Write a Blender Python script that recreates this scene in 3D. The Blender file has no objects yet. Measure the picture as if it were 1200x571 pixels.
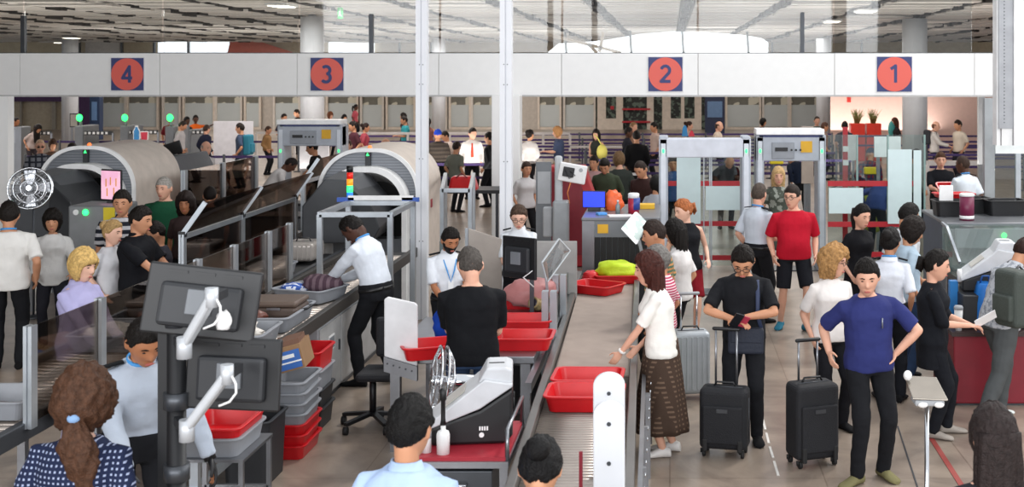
import bpy, math, random
import numpy as np
from mathutils import Vector, Matrix, noise
random.seed(7)
PI = math.pi
C = bpy.context.scene.collection
SC = bpy.context.scene
# ------------------------------------------------------------------ camera, world, lights, exposure
F, CX, CY, HC = 1450.0, 785.0, 85.0, 3.15          # focal length and horizon point of a 1200x571 picture, eye height in metres
cam_d = bpy.data.cameras.new('camera'); cam = bpy.data.objects.new('camera', cam_d); C.objects.link(cam)
cam.location = (0, 0, HC); cam.rotation_euler = (PI/2, 0, 0)
cam_d.sensor_width = 36; cam_d.lens = F/1200*36
cam_d.shift_x = (600-CX)/1200; cam_d.shift_y = (CY-285.5)/1200
cam_d.clip_start = .1; cam_d.clip_end = 300
cam_d.dof.use_dof = True; cam_d.dof.focus_distance = 12.0; cam_d.dof.aperture_fstop = 4.0
SC.camera = cam
SC.view_settings.view_transform = 'Standard'; SC.view_settings.look = 'None'
SC.view_settings.exposure = 0.14; SC.view_settings.gamma = 1; SC.view_settings.use_curve_mapping = False
w = bpy.data.worlds.new('world'); SC.world = w; w.use_nodes = True
nt = w.node_tree; bg = nt.nodes['Background']
bg.inputs[0].default_value = (.93, .96, 1, 1); bg.inputs[1].default_value = 1.0

def area(name, loc, rot, sx, sy, power, col=(1, .97, .93)):
    d = bpy.data.lights.new(name, 'AREA'); d.shape = 'RECTANGLE'; d.size = sx; d.size_y = sy; d.energy = power; d.color = col
    o = bpy.data.objects.new(name, d); C.objects.link(o); o.location = loc; o.rotation_euler = rot
    return o
area('skylight_right', (9, 13, 7.5), (0, math.radians(38), 0), 5, 16, 700, (1, .98, .95))  # unseen lamp added at upper right to brighten the hall
area('front_glazing', (-4, -5, 4.5), (math.radians(84), 0, 0), 26, 4, 2100, (.97, .98, 1))  # unseen lamp added behind the camera to lift upright faces
for yy in (33, 41, 55, 63):
    for xx in (-22, -9, 4):
        area('hall_light', (xx, yy, 4.7), (0, 0, 0), 6, 4, 360 if xx < 0 else 190, (1, .96, .92))  # fill lamps added under the ceiling to light the far hall
for xx in (-18, -6, 6):
    area('clerestory_bounce', (xx, 30, .9), (PI, 0, 0), 9, 3, 260, (1, .96, .9)); area('clerestory_bounce', (xx, 48, .9), (PI, 0, 0), 9, 3, 330, (1, .96, .9))  # upward lamps added to brighten the ceiling slats
d = bpy.data.lights.new('sun', 'SUN'); d.energy = 1.05; d.angle = math.radians(7); d.color = (1, .96, .9)
sun = bpy.data.objects.new('sun', d); C.objects.link(sun); sun.rotation_euler = (math.radians(-28), math.radians(22), 0)

# ------------------------------------------------------------------ helpers
def lin(h):
    if isinstance(h, str):
        h = h.lstrip('#'); c = [int(h[i:i+2], 16)/255 for i in (0, 2, 4)]
        return tuple(x/12.92 if x <= .04045 else ((x+.055)/1.055)**2.4 for x in c)
    return h
def at(x, y, z=0):                # the point of height z seen at pixel (x, y)
    s = (y-CY)/(HC-z); return Vector(((x-CX)/s, F/s, z))
def ps(x, s, z=0):                # the point at s pixels per metre
    return Vector(((x-CX)/s, F/s, z))
MC = {}
def mat(name, c, r=.5, m=0, var=.08, sc=6, bump=0, bsc=40, emit=0, pat=None, c2=None, psc=20, spec=.5):
    if name in MC: return MC[name]
    M = bpy.data.materials.new(name); M.use_nodes = True; n = M.node_tree.nodes; l = M.node_tree.links
    b = n['Principled BSDF']; c = lin(c)
    b.inputs['Roughness'].default_value = r; b.inputs['Metallic'].default_value = m; b.inputs['Specular IOR Level'].default_value = spec
    tc = n.new('ShaderNodeTexCoord'); nz = n.new('ShaderNodeTexNoise'); nz.inputs['Scale'].default_value = sc; nz.inputs['Detail'].default_value = 3
    l.new(tc.outputs['Object'], nz.inputs['Vector'])
    mr = n.new('ShaderNodeMapRange'); mr.inputs[3].default_value = 1-var; mr.inputs[4].default_value = 1+var; l.new(nz.outputs[0], mr.inputs[0])
    mr.inputs[1].default_value = .3; mr.inputs[2].default_value = .7
    mix = n.new('ShaderNodeVectorMath'); mix.operation = 'SCALE'; mix.inputs[0].default_value = c
    l.new(mr.outputs[0], mix.inputs['Scale']); out = mix.outputs[0]
    if pat:
        cm = n.new('ShaderNodeMix'); cm.data_type = 'RGBA'; cm.inputs[7].default_value = (*lin(c2), 1); l.new(out, cm.inputs[6])
        sep = n.new('ShaderNodeSeparateXYZ'); l.new(tc.outputs['Object'], sep.inputs[0])
        def wave(o, k, thr):
            a = n.new('ShaderNodeMath'); a.operation = 'MULTIPLY'; a.inputs[1].default_value = k; l.new(o, a.inputs[0])
            s_ = n.new('ShaderNodeMath'); s_.operation = 'SINE'; l.new(a.outputs[0], s_.inputs[0])
            g = n.new('ShaderNodeMath'); g.operation = 'GREATER_THAN'; g.inputs[1].default_value = thr; l.new(s_.outputs[0], g.inputs[0])
            return g.outputs[0]
        if pat == 'stripe': f = wave(sep.outputs[2], psc, .1)
        elif pat == 'vstripe': f = wave(sep.outputs[0], psc, .1)
        elif pat == 'ystripe': f = wave(sep.outputs[1], psc, .75)
        elif pat == 'check':
            mx = n.new('ShaderNodeMath'); mx.operation = 'MAXIMUM'; l.new(wave(sep.outputs[2], psc, .5), mx.inputs[0]); l.new(wave(sep.outputs[0], psc, .5), mx.inputs[1]); f = mx.outputs[0]
        elif pat == 'dots':
            mx = n.new('ShaderNodeMath'); mx.operation = 'MULTIPLY'; l.new(wave(sep.outputs[2], psc, .35), mx.inputs[0]); l.new(wave(sep.outputs[0], psc, .35), mx.inputs[1]); f = mx.outputs[0]
        elif pat == 'blotch':
            v = n.new('ShaderNodeTexNoise'); v.inputs['Scale'].default_value = psc; l.new(tc.outputs['Object'], v.inputs['Vector'])
            g = n.new('ShaderNodeMath'); g.operation = 'GREATER_THAN'; g.inputs[1].default_value = .53; l.new(v.outputs[0], g.inputs[0]); f = g.outputs[0]
        l.new(f, cm.inputs[0]); out = cm.outputs[2]
    l.new(out, b.inputs['Base Color'])
    if emit: l.new(out, b.inputs['Emission Color']); b.inputs['Emission Strength'].default_value = emit
    if bump:
        nb = n.new('ShaderNodeTexNoise'); nb.inputs['Scale'].default_value = bsc; nb.inputs['Detail'].default_value = 4; l.new(tc.outputs['Object'], nb.inputs['Vector'])
        bp = n.new('ShaderNodeBump'); bp.inputs['Strength'].default_value = bump; bp.inputs['Distance'].default_value = .02
        l.new(nb.outputs[0], bp.inputs['Height']); l.new(bp.outputs[0], b.inputs['Normal'])
    MC[name] = M; return M
def glass(name, tint, refl=.06, rough=.02, body=0, bodycol='#c8d4d4'):
    if name in MC: return MC[name]
    M = bpy.data.materials.new(name); M.use_nodes = True; n = M.node_tree.nodes; l = M.node_tree.links
    n.remove(n['Principled BSDF']); o = n['Material Output']
    t = n.new('ShaderNodeBsdfTransparent'); t.inputs[0].default_value = (*lin(tint), 1)
    g = n.new('ShaderNodeBsdfGlossy'); g.inputs['Roughness'].default_value = rough
    fr = n.new('ShaderNodeFresnel'); fr.inputs[0].default_value = 1.4
    a = n.new('ShaderNodeMath'); a.operation = 'MULTIPLY_ADD'; a.inputs[1].default_value = .55; a.inputs[2].default_value = refl; l.new(fr.outputs[0], a.inputs[0])
    nz = n.new('ShaderNodeTexNoise'); nz.inputs['Scale'].default_value = 2.0
    a2 = n.new('ShaderNodeMath'); a2.operation = 'MULTIPLY'; l.new(a.outputs[0], a2.inputs[0])
    mr = n.new('ShaderNodeMapRange'); mr.inputs[3].default_value = .6; mr.inputs[4].default_value = 1.3; l.new(nz.outputs[0], mr.inputs[0]); l.new(mr.outputs[0], a2.inputs[1])
    mx = n.new('ShaderNodeMixShader'); l.new(a2.outputs[0], mx.inputs[0]); l.new(t.outputs[0], mx.inputs[1]); l.new(g.outputs[0], mx.inputs[2])
    last = mx
    if body:
        df = n.new('ShaderNodeBsdfDiffuse'); df.inputs[0].default_value = (*lin(bodycol), 1)
        tl = n.new('ShaderNodeBsdfTranslucent'); tl.inputs[0].default_value = (*lin(bodycol), 1)
        m1 = n.new('ShaderNodeMixShader'); m1.inputs[0].default_value = .5; l.new(df.outputs[0], m1.inputs[1]); l.new(tl.outputs[0], m1.inputs[2])
        m2 = n.new('ShaderNodeMixShader'); m2.inputs[0].default_value = body; l.new(mx.outputs[0], m2.inputs[1]); l.new(m1.outputs[0], m2.inputs[2]); last = m2
    l.new(last.outputs[0], o.inputs[0]); MC[name] = M; return M

def rotz(a): return Matrix.Rotation(a, 4, 'Z')
class MB:
    def __init__(s): s.v = []; s.f = []; s.sm = []; s.mi = []; s.m = 0
    def add(s, vs, fs, smooth=False, T=None):
        o = len(s.v)
        if T is not None: vs = [T @ Vector(v) for v in vs]
        s.v += [tuple(v) for v in vs]
        s.f += [tuple(i+o for i in f) for f in fs]; s.sm += [smooth]*len(fs); s.mi += [s.m]*len(fs); return s
    def box(s, c, d, rz=0, T=None):
        x, y, z = d[0]/2, d[1]/2, d[2]/2
        M = Matrix.Translation(Vector(c)) @ rotz(rz)
        if T is not None: M = T @ M
        vs = [(i*x, j*y, k*z) for k in (-1, 1) for j in (-1, 1) for i in (-1, 1)]
        return s.add(vs, [(0, 2, 3, 1), (4, 5, 7, 6), (0, 1, 5, 4), (2, 6, 7, 3), (0, 4, 6, 2), (1, 3, 7, 5)], False, M)
    def span(s, a, b):
        return s.box([(a[i]+b[i])/2 for i in range(3)], [abs(a[i]-b[i]) for i in range(3)])
    def bar(s, a, b, w, h=None, up=(0, 0, 1)):
        h = h or w; a = Vector(a); b = Vector(b); d = (b-a); L = d.length; d.normalize(); u = Vector(up)
        if abs(d.dot(u)) > .98: u = Vector((0, 1, 0))
        sx = d.cross(u).normalized(); u = sx.cross(d)
        M = Matrix((( sx.x, d.x, u.x, 0), (sx.y, d.y, u.y, 0), (sx.z, d.z, u.z, 0), (0, 0, 0, 1)))
        M = Matrix.Translation((a+b)/2) @ M
        return s.box((0, 0, 0), (w, L, h), 0, M)
    def loft(s, rings, cap=True, smooth=True, closed=True):
        n = len(rings[0]); vs = [tuple(p) for r in rings for p in r]; fs = []
        for i in range(len(rings)-1):
            for j in range(n if closed else n-1):
                k = (j+1) % n; fs.append((i*n+j, i*n+k, (i+1)*n+k, (i+1)*n+j))
        s.add(vs, fs, smooth)
        if cap:
            o = len(s.v)-len(vs); L = (len(rings)-1)*n
            s.f += [tuple(o+j for j in reversed(range(n))), tuple(o+L+j for j in range(n))]; s.sm += [False]*2; s.mi += [s.m]*2
        return s
    def tube(s, pts, r, n=10, cap=True, flat=1, round_=False):
        pts = [Vector(p) for p in pts]; m = len(pts)
        rs = list(r) if isinstance(r, (list, tuple)) else [r]*m
        if round_:
            d0 = (pts[0]-pts[1]).normalized(); d1 = (pts[-1]-pts[-2]).normalized(); r0, r1 = rs[0], rs[-1]
            pts = [pts[0]+d0*r0*.95, pts[0]+d0*r0*.7] + pts + [pts[-1]+d1*r1*.7, pts[-1]+d1*r1*.95]
            rs = [r0*.25, r0*.72] + rs + [r1*.72, r1*.25]; m = len(pts)
        up = None; rings = []
        for i in range(m):
            d = (pts[min(i+1, m-1)]-pts[max(i-1, 0)]).normalized()
            if up is None:
                up = Vector((0, 0, 1)) if abs(d.z) < .9 else Vector((0, 1, 0))
            sx = d.cross(up).normalized(); up = sx.cross(d).normalized()
            rings.append([pts[i]+(sx*math.cos(t)+up*math.sin(t)*flat)*rs[i] for t in [2*PI*j/n for j in range(n)]])
        return s.loft(rings, cap)
    def cyl(s, a, b, r, r2=None, n=16):
        return s.tube([a, b], [r, r if r2 is None else r2], n)
    def prism(s, pts, d, smooth=False):
        n = len(pts); d = Vector(d); vs = [Vector(p) for p in pts]; vs = vs + [p+d for p in vs]
        fs = [tuple(reversed(range(n))), tuple(range(n, 2*n))] + [(j, (j+1) % n, n+(j+1) % n, n+j) for j in range(n)]
        o = len(s.sm); s.add(vs, fs, False)
        if smooth: s.sm[o+2:] = [True]*n
        return s
    def lathe(s, prof, c=(0, 0, 0), n=20, T=None):
        rings = [[(c[0]+r*math.cos(2*PI*j/n), c[1]+r*math.sin(2*PI*j/n), c[2]+z) for j in range(n)] for r, z in prof]
        if T is not None: rings = [[T @ Vector(p) for p in r] for r in rings]
        return s.loft(rings)
    def ell(s, c, r, n=12, T=None, k=8):
        rings = []
        for i in range(k+1):
            a = -PI/2+PI*(i+.001*(i == 0)-.001*(i == k))/k*1.0
            ca = max(math.cos(a), .02)
            rings.append([(c[0]+r[0]*ca*math.cos(2*PI*j/n), c[1]+r[1]*ca*math.sin(2*PI*j/n), c[2]+r[2]*math.sin(a)) for j in range(n)])
        if T is not None: rings = [[T @ Vector(p) for p in q] for q in rings]
        return s.loft(rings)
    def mesh(s, name, mats, inv=None):
        me = bpy.data.meshes.new(name)
        vs = s.v if inv is None else [tuple(inv @ Vector(v)) for v in s.v]
        me.from_pydata(vs, [], s.f)
        me.polygons.foreach_set('use_smooth', s.sm); me.polygons.foreach_set('material_index', s.mi)
        for m_ in (mats if isinstance(mats, (list, tuple)) else [mats]): me.materials.append(m_)
        me.update(); return me
    def build(s, name, mats, parent=None, world=True, bevel=0, seg=2):
        inv = parent['_m'] if False else None
        if parent is not None and world: inv = mw(parent).inverted()
        o = bpy.data.objects.new(name, s.mesh(name, mats, inv)); C.objects.link(o)
        if parent is not None: o.parent = parent
        if bevel:
            b = o.modifiers.new('bevel', 'BEVEL'); b.width = bevel; b.segments = seg; b.limit_method = 'ANGLE'; b.angle_limit = math.radians(40)
        return o
def mw(o):
    M = Matrix.Translation(o.location) @ o.rotation_euler.to_matrix().to_4x4()
    return mw(o.parent) @ M if o.parent else M
def thing(name, label, cat, loc=(0, 0, 0), rz=0, group=None):
    o = bpy.data.objects.new(name, None); C.objects.link(o); o.location = loc; o.rotation_euler = (0, 0, rz); o.empty_display_size = .1
    o['label'] = label; o['category'] = cat
    if group: o['group'] = group
    return o
def tag(o, label, cat, group=None):
    o['label'] = label; o['category'] = cat
    if group: o['group'] = group
    return o
def struct(o): o['kind'] = 'structure'; return o
def dup(root, loc, rz=None, label=None, group=None):
    r = root.copy(); C.objects.link(r); r.location = loc
    if rz is not None: r.rotation_euler = (0, 0, rz)
    if label: r['label'] = label
    if group: r['group'] = group
    for ch in list(root.children):
        c = ch.copy(); C.objects.link(c); c.parent = r
        for g in ch.children:
            e = g.copy(); C.objects.link(e); e.parent = c
    return r
def text(name, body, size, loc, rot, m, parent=None, bold=0, extrude=.002, ax='CENTER'):
    cu = bpy.data.curves.new(name, 'FONT'); cu.body = body; cu.size = size; cu.align_x = ax; cu.align_y = 'CENTER'; cu.extrude = extrude; cu.offset = bold
    cu.materials.append(m); o = bpy.data.objects.new(name, cu); C.objects.link(o)
    o.rotation_euler = rot
    if parent is not None: o.parent = parent; o.location = mw(parent).inverted() @ Vector(loc)
    else: o.location = loc
    return o
# common materials
white = mat('white_paint', '#e8e8e8', .45); offw = mat('off_white', '#d8d6d0', .5)
alu = mat('aluminium', '#aab0b6', .35, .7, bump=.02); steel = mat('brushed_steel', '#8f9196', .3, .85, bump=.03, bsc=90)
dsteel = mat('dark_steel', '#4c4f54', .4, .6); black = mat('black_plastic', '#131417', .45); dgrey = mat('dark_grey_plastic', '#24262a', .5)
mgrey = mat('mid_grey_panel', '#6f7378', .5); lgrey = mat('light_grey_panel', '#a3a6aa', .45); rubber = mat('rubber', '#1b1b1c', .7)
red = mat('red_plastic', '#c4141c', .35); dred = mat('burgundy', '#7c1626', .45); beige = mat('beige_scanner', '#c5b9ae', .4)
grtray = mat('grey_tray', '#8d9096', .5); chrome = mat('chrome', '#d5d8dc', .1, 1, var=.02)
gclear = glass('clear_glass', '#e6eeec', .05); gbrown = glass('bronze_glass', '#b3a298', .04)
gfrost = glass('frosted_glass', '#cfdede', .08, .2, .72, '#cfdcdc'); gfar = mat('office_frosted_glass', '#b4b8b6', .35, var=.05, sc=.8)
redstrip = mat('red_band', '#ab1826', .5); bluep = mat('blue_plastic', '#1d4fa8', .4); green_l = mat('green_lamp', '#2cff6a', .5, emit=3)
# ------------------------------------------------------------------ people
JOBS = []
folds = bpy.data.textures.new('cloth_folds', 'CLOUDS'); folds.noise_scale = .11; folds.noise_depth = 1
FOLD = {'t_shirt', 'polo_shirt', 'uniform_shirt', 'tank_top', 'blouse', 'shirt', 'cardigan', 'trousers', 'shorts'}
FOLD_E = bpy.data.objects.new('fold_reference', None); C.objects.link(FOLD_E)
SKIN = dict(l='#d9a58c', m='#c08a6a', a='#cf9f80', d='#5a3a2b', t='#a8704f', p='#e2b39c', k='#4a2f24')
def skin(c): return mat('skin_'+c, SKIN[c], .5, var=.06, sc=9, bump=.05, bsc=30, spec=.35)
def hairm(c): return mat('hair_'+c, c, .5, var=.35, sc=45, bump=.5, bsc=120, spec=.18)
def cloth(c, pat=None, c2=None, k=60):
    return mat('cloth_%s_%s_%s_%s' % (c, pat, c2, k), c, .85, var=.07, sc=5, bump=.35, bsc=14, pat=pat, c2=c2, psc=k, spec=.2)
def sstep(x): x = max(0, min(1, x)); return x*x*(3-2*x)
def headshape(dx, dy, dz):
    x, y, z = dx*.077, dy*.096, dz*.12
    if dz < 0:
        q = -dz; x *= 1-.30*q**1.3
        if dy < 0: y *= 1-.4*q
        y += .03*max(0, q-.4)/.6
    if dy > 0:
        g = math.exp(-(dx/.17)**2)
        pr = sstep((.2-dz)/.4) if dz > -.22 else sstep((dz+.36)/.14)
        y += .025*g*pr
        y -= .008*math.exp(-((abs(dx)-.38)/.17)**2-((dz-.08)/.13)**2)
        y += .004*math.exp(-((dz-.27)/.1)**2)
        y += .006*math.exp(-(dx/.3)**2-((dz+.5)/.09)**2)
    return x, y, z
HL = {'short': ((0, 40, 58, 70, 90, 105, 140, 180), (.52, .48, .35, .02, .0, -.22, -.42, -.55), .011),
      'buzz': ((0, 40, 60, 75, 90, 105, 140, 180), (.55, .55, .4, -.05, -.05, -.3, -.5, -.6), .006),
      'back': ((0, 40, 60, 75, 90, 105, 140, 180), (.58, .5, .35, .05, -.05, -.3, -.55, -.7), .012),
      'long': ((0, 30, 50, 62, 80, 105, 140, 180), (.5, .42, .1, -.75, -.95, -1.1, -1.1, -1.1), .02),
      'bob': ((0, 30, 50, 62, 80, 105, 140, 180), (.3, .3, .05, -.6, -.85, -.95, -.95, -.95), .026),
      'curly': ((0, 30, 50, 62, 80, 105, 140, 180), (.45, .38, .1, -.7, -.95, -1.1, -1.1, -1.1), .04),
      'fringe': ((0, 70, 80, 90, 105, 140, 180), (2, 2, .0, -.1, -.3, -.5, -.6), .009),
      'cap': ((0, 40, 60, 90, 120, 180), (.32, .3, .26, .2, .1, -.05), .022)}
HL['pony'] = HL['bun'] = HL['back']; HL['curlypony'] = ((0, 30, 50, 62, 80, 105, 140, 180), (.45, .38, .1, -.3, -.5, -.75, -.85, -.85), .042)
def headgrid(nl, nm):
    out = []
    for i in range(nl+1):
        th = .02+(PI-.04)*i/nl; row = []
        for j in range(nm):
            t = -PI+2*PI*j/nm; ph = t-.45*math.sin(t)
            row.append((math.sin(th)*math.sin(ph), math.sin(th)*math.cos(ph), math.cos(th), abs(math.degrees(ph))))
        out.append(row)
    return out
def head_geo(mb, c, H, hs, near):
    nl, nm = (30, 40) if near else (22, 30)
    rings = []
    for row in headgrid(nl, nm):
        r = []
        for dx, dy, dz, _ in row:
            x, y, z = headshape(dx, dy, dz); r.append(c+H@(Vector((x, -y, z))*hs))
        rings.append(r)
    mb.loft(rings)
    for s in (-1, 1):
        E = Matrix.Translation(c) @ H.to_4x4() @ Matrix.Translation(Vector((s*.079, .008, -.005))*hs) @ Matrix.Rotation(s*-.35, 4, 'Z')
        mb.ell((0, 0, 0), (.009*hs, .018*hs, .032*hs), 8, E, 6)
def hair_geo(mb, c, H, hs, style, near, ln=.0, seed=0):
    az, hl, t = HL[style]; nl, nm = (44, 110) if near else (16, 22)
    rows = headgrid(nl, nm); P = []; Mk = []
    for row in rows:
        for dx, dy, dz, a in row:
            m = dz-float(np.interp(a, az, hl))
            if style == 'fringe': m = min(m, .42-dz)
            x, y, z = headshape(dx, min(dy, 1), dz)
            if style.startswith('curly'): tt = t*(1+.35*noise.noise(Vector((dx*4+seed, dy*4, dz*4))))
            else: tt = t*(1+.25*noise.noise(Vector((dx*3+seed, dy*3, dz*3))))*(.75+.35*max(dz, 0))
            if near:
                aa = math.atan2(dx, dy); w_ = noise.noise(Vector((aa*1.5+seed, dz*2.5, 0)))*1.6; lum = .0022+(.002 if style.startswith('curly') else 0)
                tt += (lum*math.sin(aa*17+w_*6)+.0016*math.sin(aa*41+w_*9+dz*6))*(.3+.7*math.sin(math.acos(max(-1, min(1, dz))))) + .006*noise.noise(Vector((dx*7+seed, dy*7, dz*7)))*(1.3 if style.startswith('curly') else 1)
            v = Vector((x, -y, z)); nrm = Vector((dx, -dy, dz))
            v = v+nrm*tt*sstep(m/.12) if m > 0 else v*.96
            P.append(c+H@(v*hs)); Mk.append(m)
    fs = []
    for i in range(nl):
        for j in range(nm):
            k = (j+1) % nm; q = (i*nm+j, i*nm+k, (i+1)*nm+k, (i+1)*nm+j)
            if any(Mk[x] > 0 for x in q): fs.append(q[::-1])
    top = tuple(range(nm))
    mb.add(P, fs+([top] if style != 'fringe' else []), True)
    rnd = random.Random(seed)
    def hp(x, y, z): return c+H@(Vector((x, -y, z))*hs)
    Hm = Matrix.Translation(c) @ H.to_4x4()
    if style == 'bun': mb.ell((0, 0, 0), (.05*hs, .045*hs, .05*hs), 12, Hm @ Matrix.Translation(Vector((0, .105, .055))*hs))
    if style == 'pony':
        d = Vector((0, 0, -1)); p0 = hp(0, -.1, .03); L = ln or .28
        mb.tube([hp(0, -.08, .03), p0+H@Vector((0, .03, .0)), p0+Vector((0, 0, -.1))+H@Vector((0, .045, 0)), p0+Vector((.01, 0, -L*.7))+H@Vector((0, .04, 0)), p0+Vector((.015, 0, -L))+H@Vector((0, .03, 0))], [.02, .03, .038, .03, .01], 10, round_=True)
    if style == 'curlypony':
        L = ln; base = hp(0, -.10, -.055); rings = []; N = 22; n = 60
        for i in range(N+1):
            u = i/N; c_ = base+Vector((-.035*u*2, 0, -L*u))+H@Vector((0, .035*math.sin(min(u*4, 1.5)), 0)); rad = (.03+.05*math.sin(min(1, u*2.2)*PI/2))*(1-.55*max(0, u-.6)/.4)
            rings.append([c_+H@Vector((math.cos(a)*rad*q, math.sin(a)*rad*q*.7, 0)) for a, q in [(2*PI*j/n, 1+.10*math.sin(2*PI*j/n*6+u*16)+.05*math.sin(2*PI*j/n*15-u*20)+.14*noise.noise(Vector((math.cos(2*PI*j/n)*2, math.sin(2*PI*j/n)*2, u*7)))) for j in range(n)]])
        mb.loft(rings)
    if style in ('long', 'curly') and (ln or .3) > .05:
        L = ln or .3; rings = []; N = 18; n = 72 if near else 22
        for i in range(N+1):
            u = i/N; z = .03-u*(L+.05); wv = (.088+.02*math.sin(u*2.6))*(1-.25*u) * (1.15 if style == 'curly' else 1); dp = (.062+.01*math.sin(u*3))*(1-.3*u)
            cc = c+H@(Vector((0, .036, min(z, .03)*0))*hs)+Vector((0, 0, z*hs))+H@Vector((0, .022*u+.01, 0))
            r = []
            for j in range(n):
                a = 2*PI*j/n; q = 1+(.06*math.sin(a*9+u*(9 if style == 'curly' else 3)+seed)+(.035*math.sin(a*21+u*(14 if style == 'curly' else 4)) if near else 0))*(.5+u)+(.10 if style == 'curly' else .04)*noise.noise(Vector((math.cos(a)*2, math.sin(a)*2, u*5+seed)))
                xx = math.cos(a)*wv*q*hs; yy = math.sin(a)*dp*q*hs
                r.append(cc+H@Vector((xx, yy, 0)))
            rings.append(r)
        mb.loft(rings)
def ik(a, t, l1, l2, pole):
    a = Vector(a); t = Vector(t); d = t-a; L = d.length
    if L > (l1+l2)*.998: t = a+d*((l1+l2)*.998/L); d = t-a; L = d.length
    L = max(L, abs(l1-l2)+.02)
    q = (l1*l1-l2*l2+L*L)/(2*L); h = math.sqrt(max(l1*l1-q*q, 1e-6)); dn = d.normalized()
    p = Vector(pole)-dn*Vector(pole).dot(dn); p.normalize()
    return a+dn*q+p*h, t
def hand_geo(mb, wr, d, nrm, side, k, curl, near):
    # wrist, direction, palm normal, thumb side
    d = d.normalized(); nrm = (nrm-d*nrm.dot(d)).normalized(); sd = d.cross(nrm).normalized()*side
    n = 6 if near else 4
    pal = [wr-d*.01, wr+d*.03*k, wr+d*.065*k, wr+d*.092*k]
    rings = []
    for p, a, b in zip(pal, (.024, .036, .041, .038), (.019, .016, .015, .012)):
        rings.append([p+sd*math.cos(2*PI*j/10)*a*k+nrm*math.sin(2*PI*j/10)*b*k for j in range(10)])
    mb.loft(rings)
    for i, (off, L) in enumerate(((.029, .074), (.010, .082), (-.010, .077), (-.028, .06))):
        p = wr+d*.08*k+sd*off*k; pts = [p]; dd = d+sd*off*1.5; dd.normalize(); ang = 0; base = dd
        for q, seg in enumerate((.42, .32, .26)):
            ang += curl*(.7+.1*i); dd = base*math.cos(ang)+nrm*math.sin(ang); p = p+dd*L*seg*1.15*k; pts.append(p)
        mb.tube(pts, [.0098*k, .009*k, .008*k, .0065*k], n, round_=near)
    p = wr+d*.02*k+sd*.028*k; td = (d*.7+sd*.75+nrm*.3).normalized(); q1 = p+td*.04*k; q2 = q1+(td*.6+d*.6+nrm*.2).normalized()*.03*k; q3 = q2+(d*.8+nrm*.4).normalized()*.024*k
    mb.tube([p, q1, q2, q3], [.013*k, .0115*k, .010*k, .008*k], n, round_=near)
MALE = [(-.10, .150, .110), (-.04, .168, .118), (.03, .165, .118), (.12, .150, .110), (.25, .158, .116), (.36, .174, .122), (.42, .166, .108), (.455, .145, .090), (.485, .105, .074), (.51, .074, .062), (.53, .062, .058)]
FEM = [(-.10, .155, .115), (-.04, .175, .122), (.03, .165, .115), (.12, .130, .100), (.22, .130, .102), (.34, .150, .126), (.41, .142, .096), (.445, .124, .080), (.475, .088, .064), (.505, .060, .054), (.53, .052, .05)]
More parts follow.
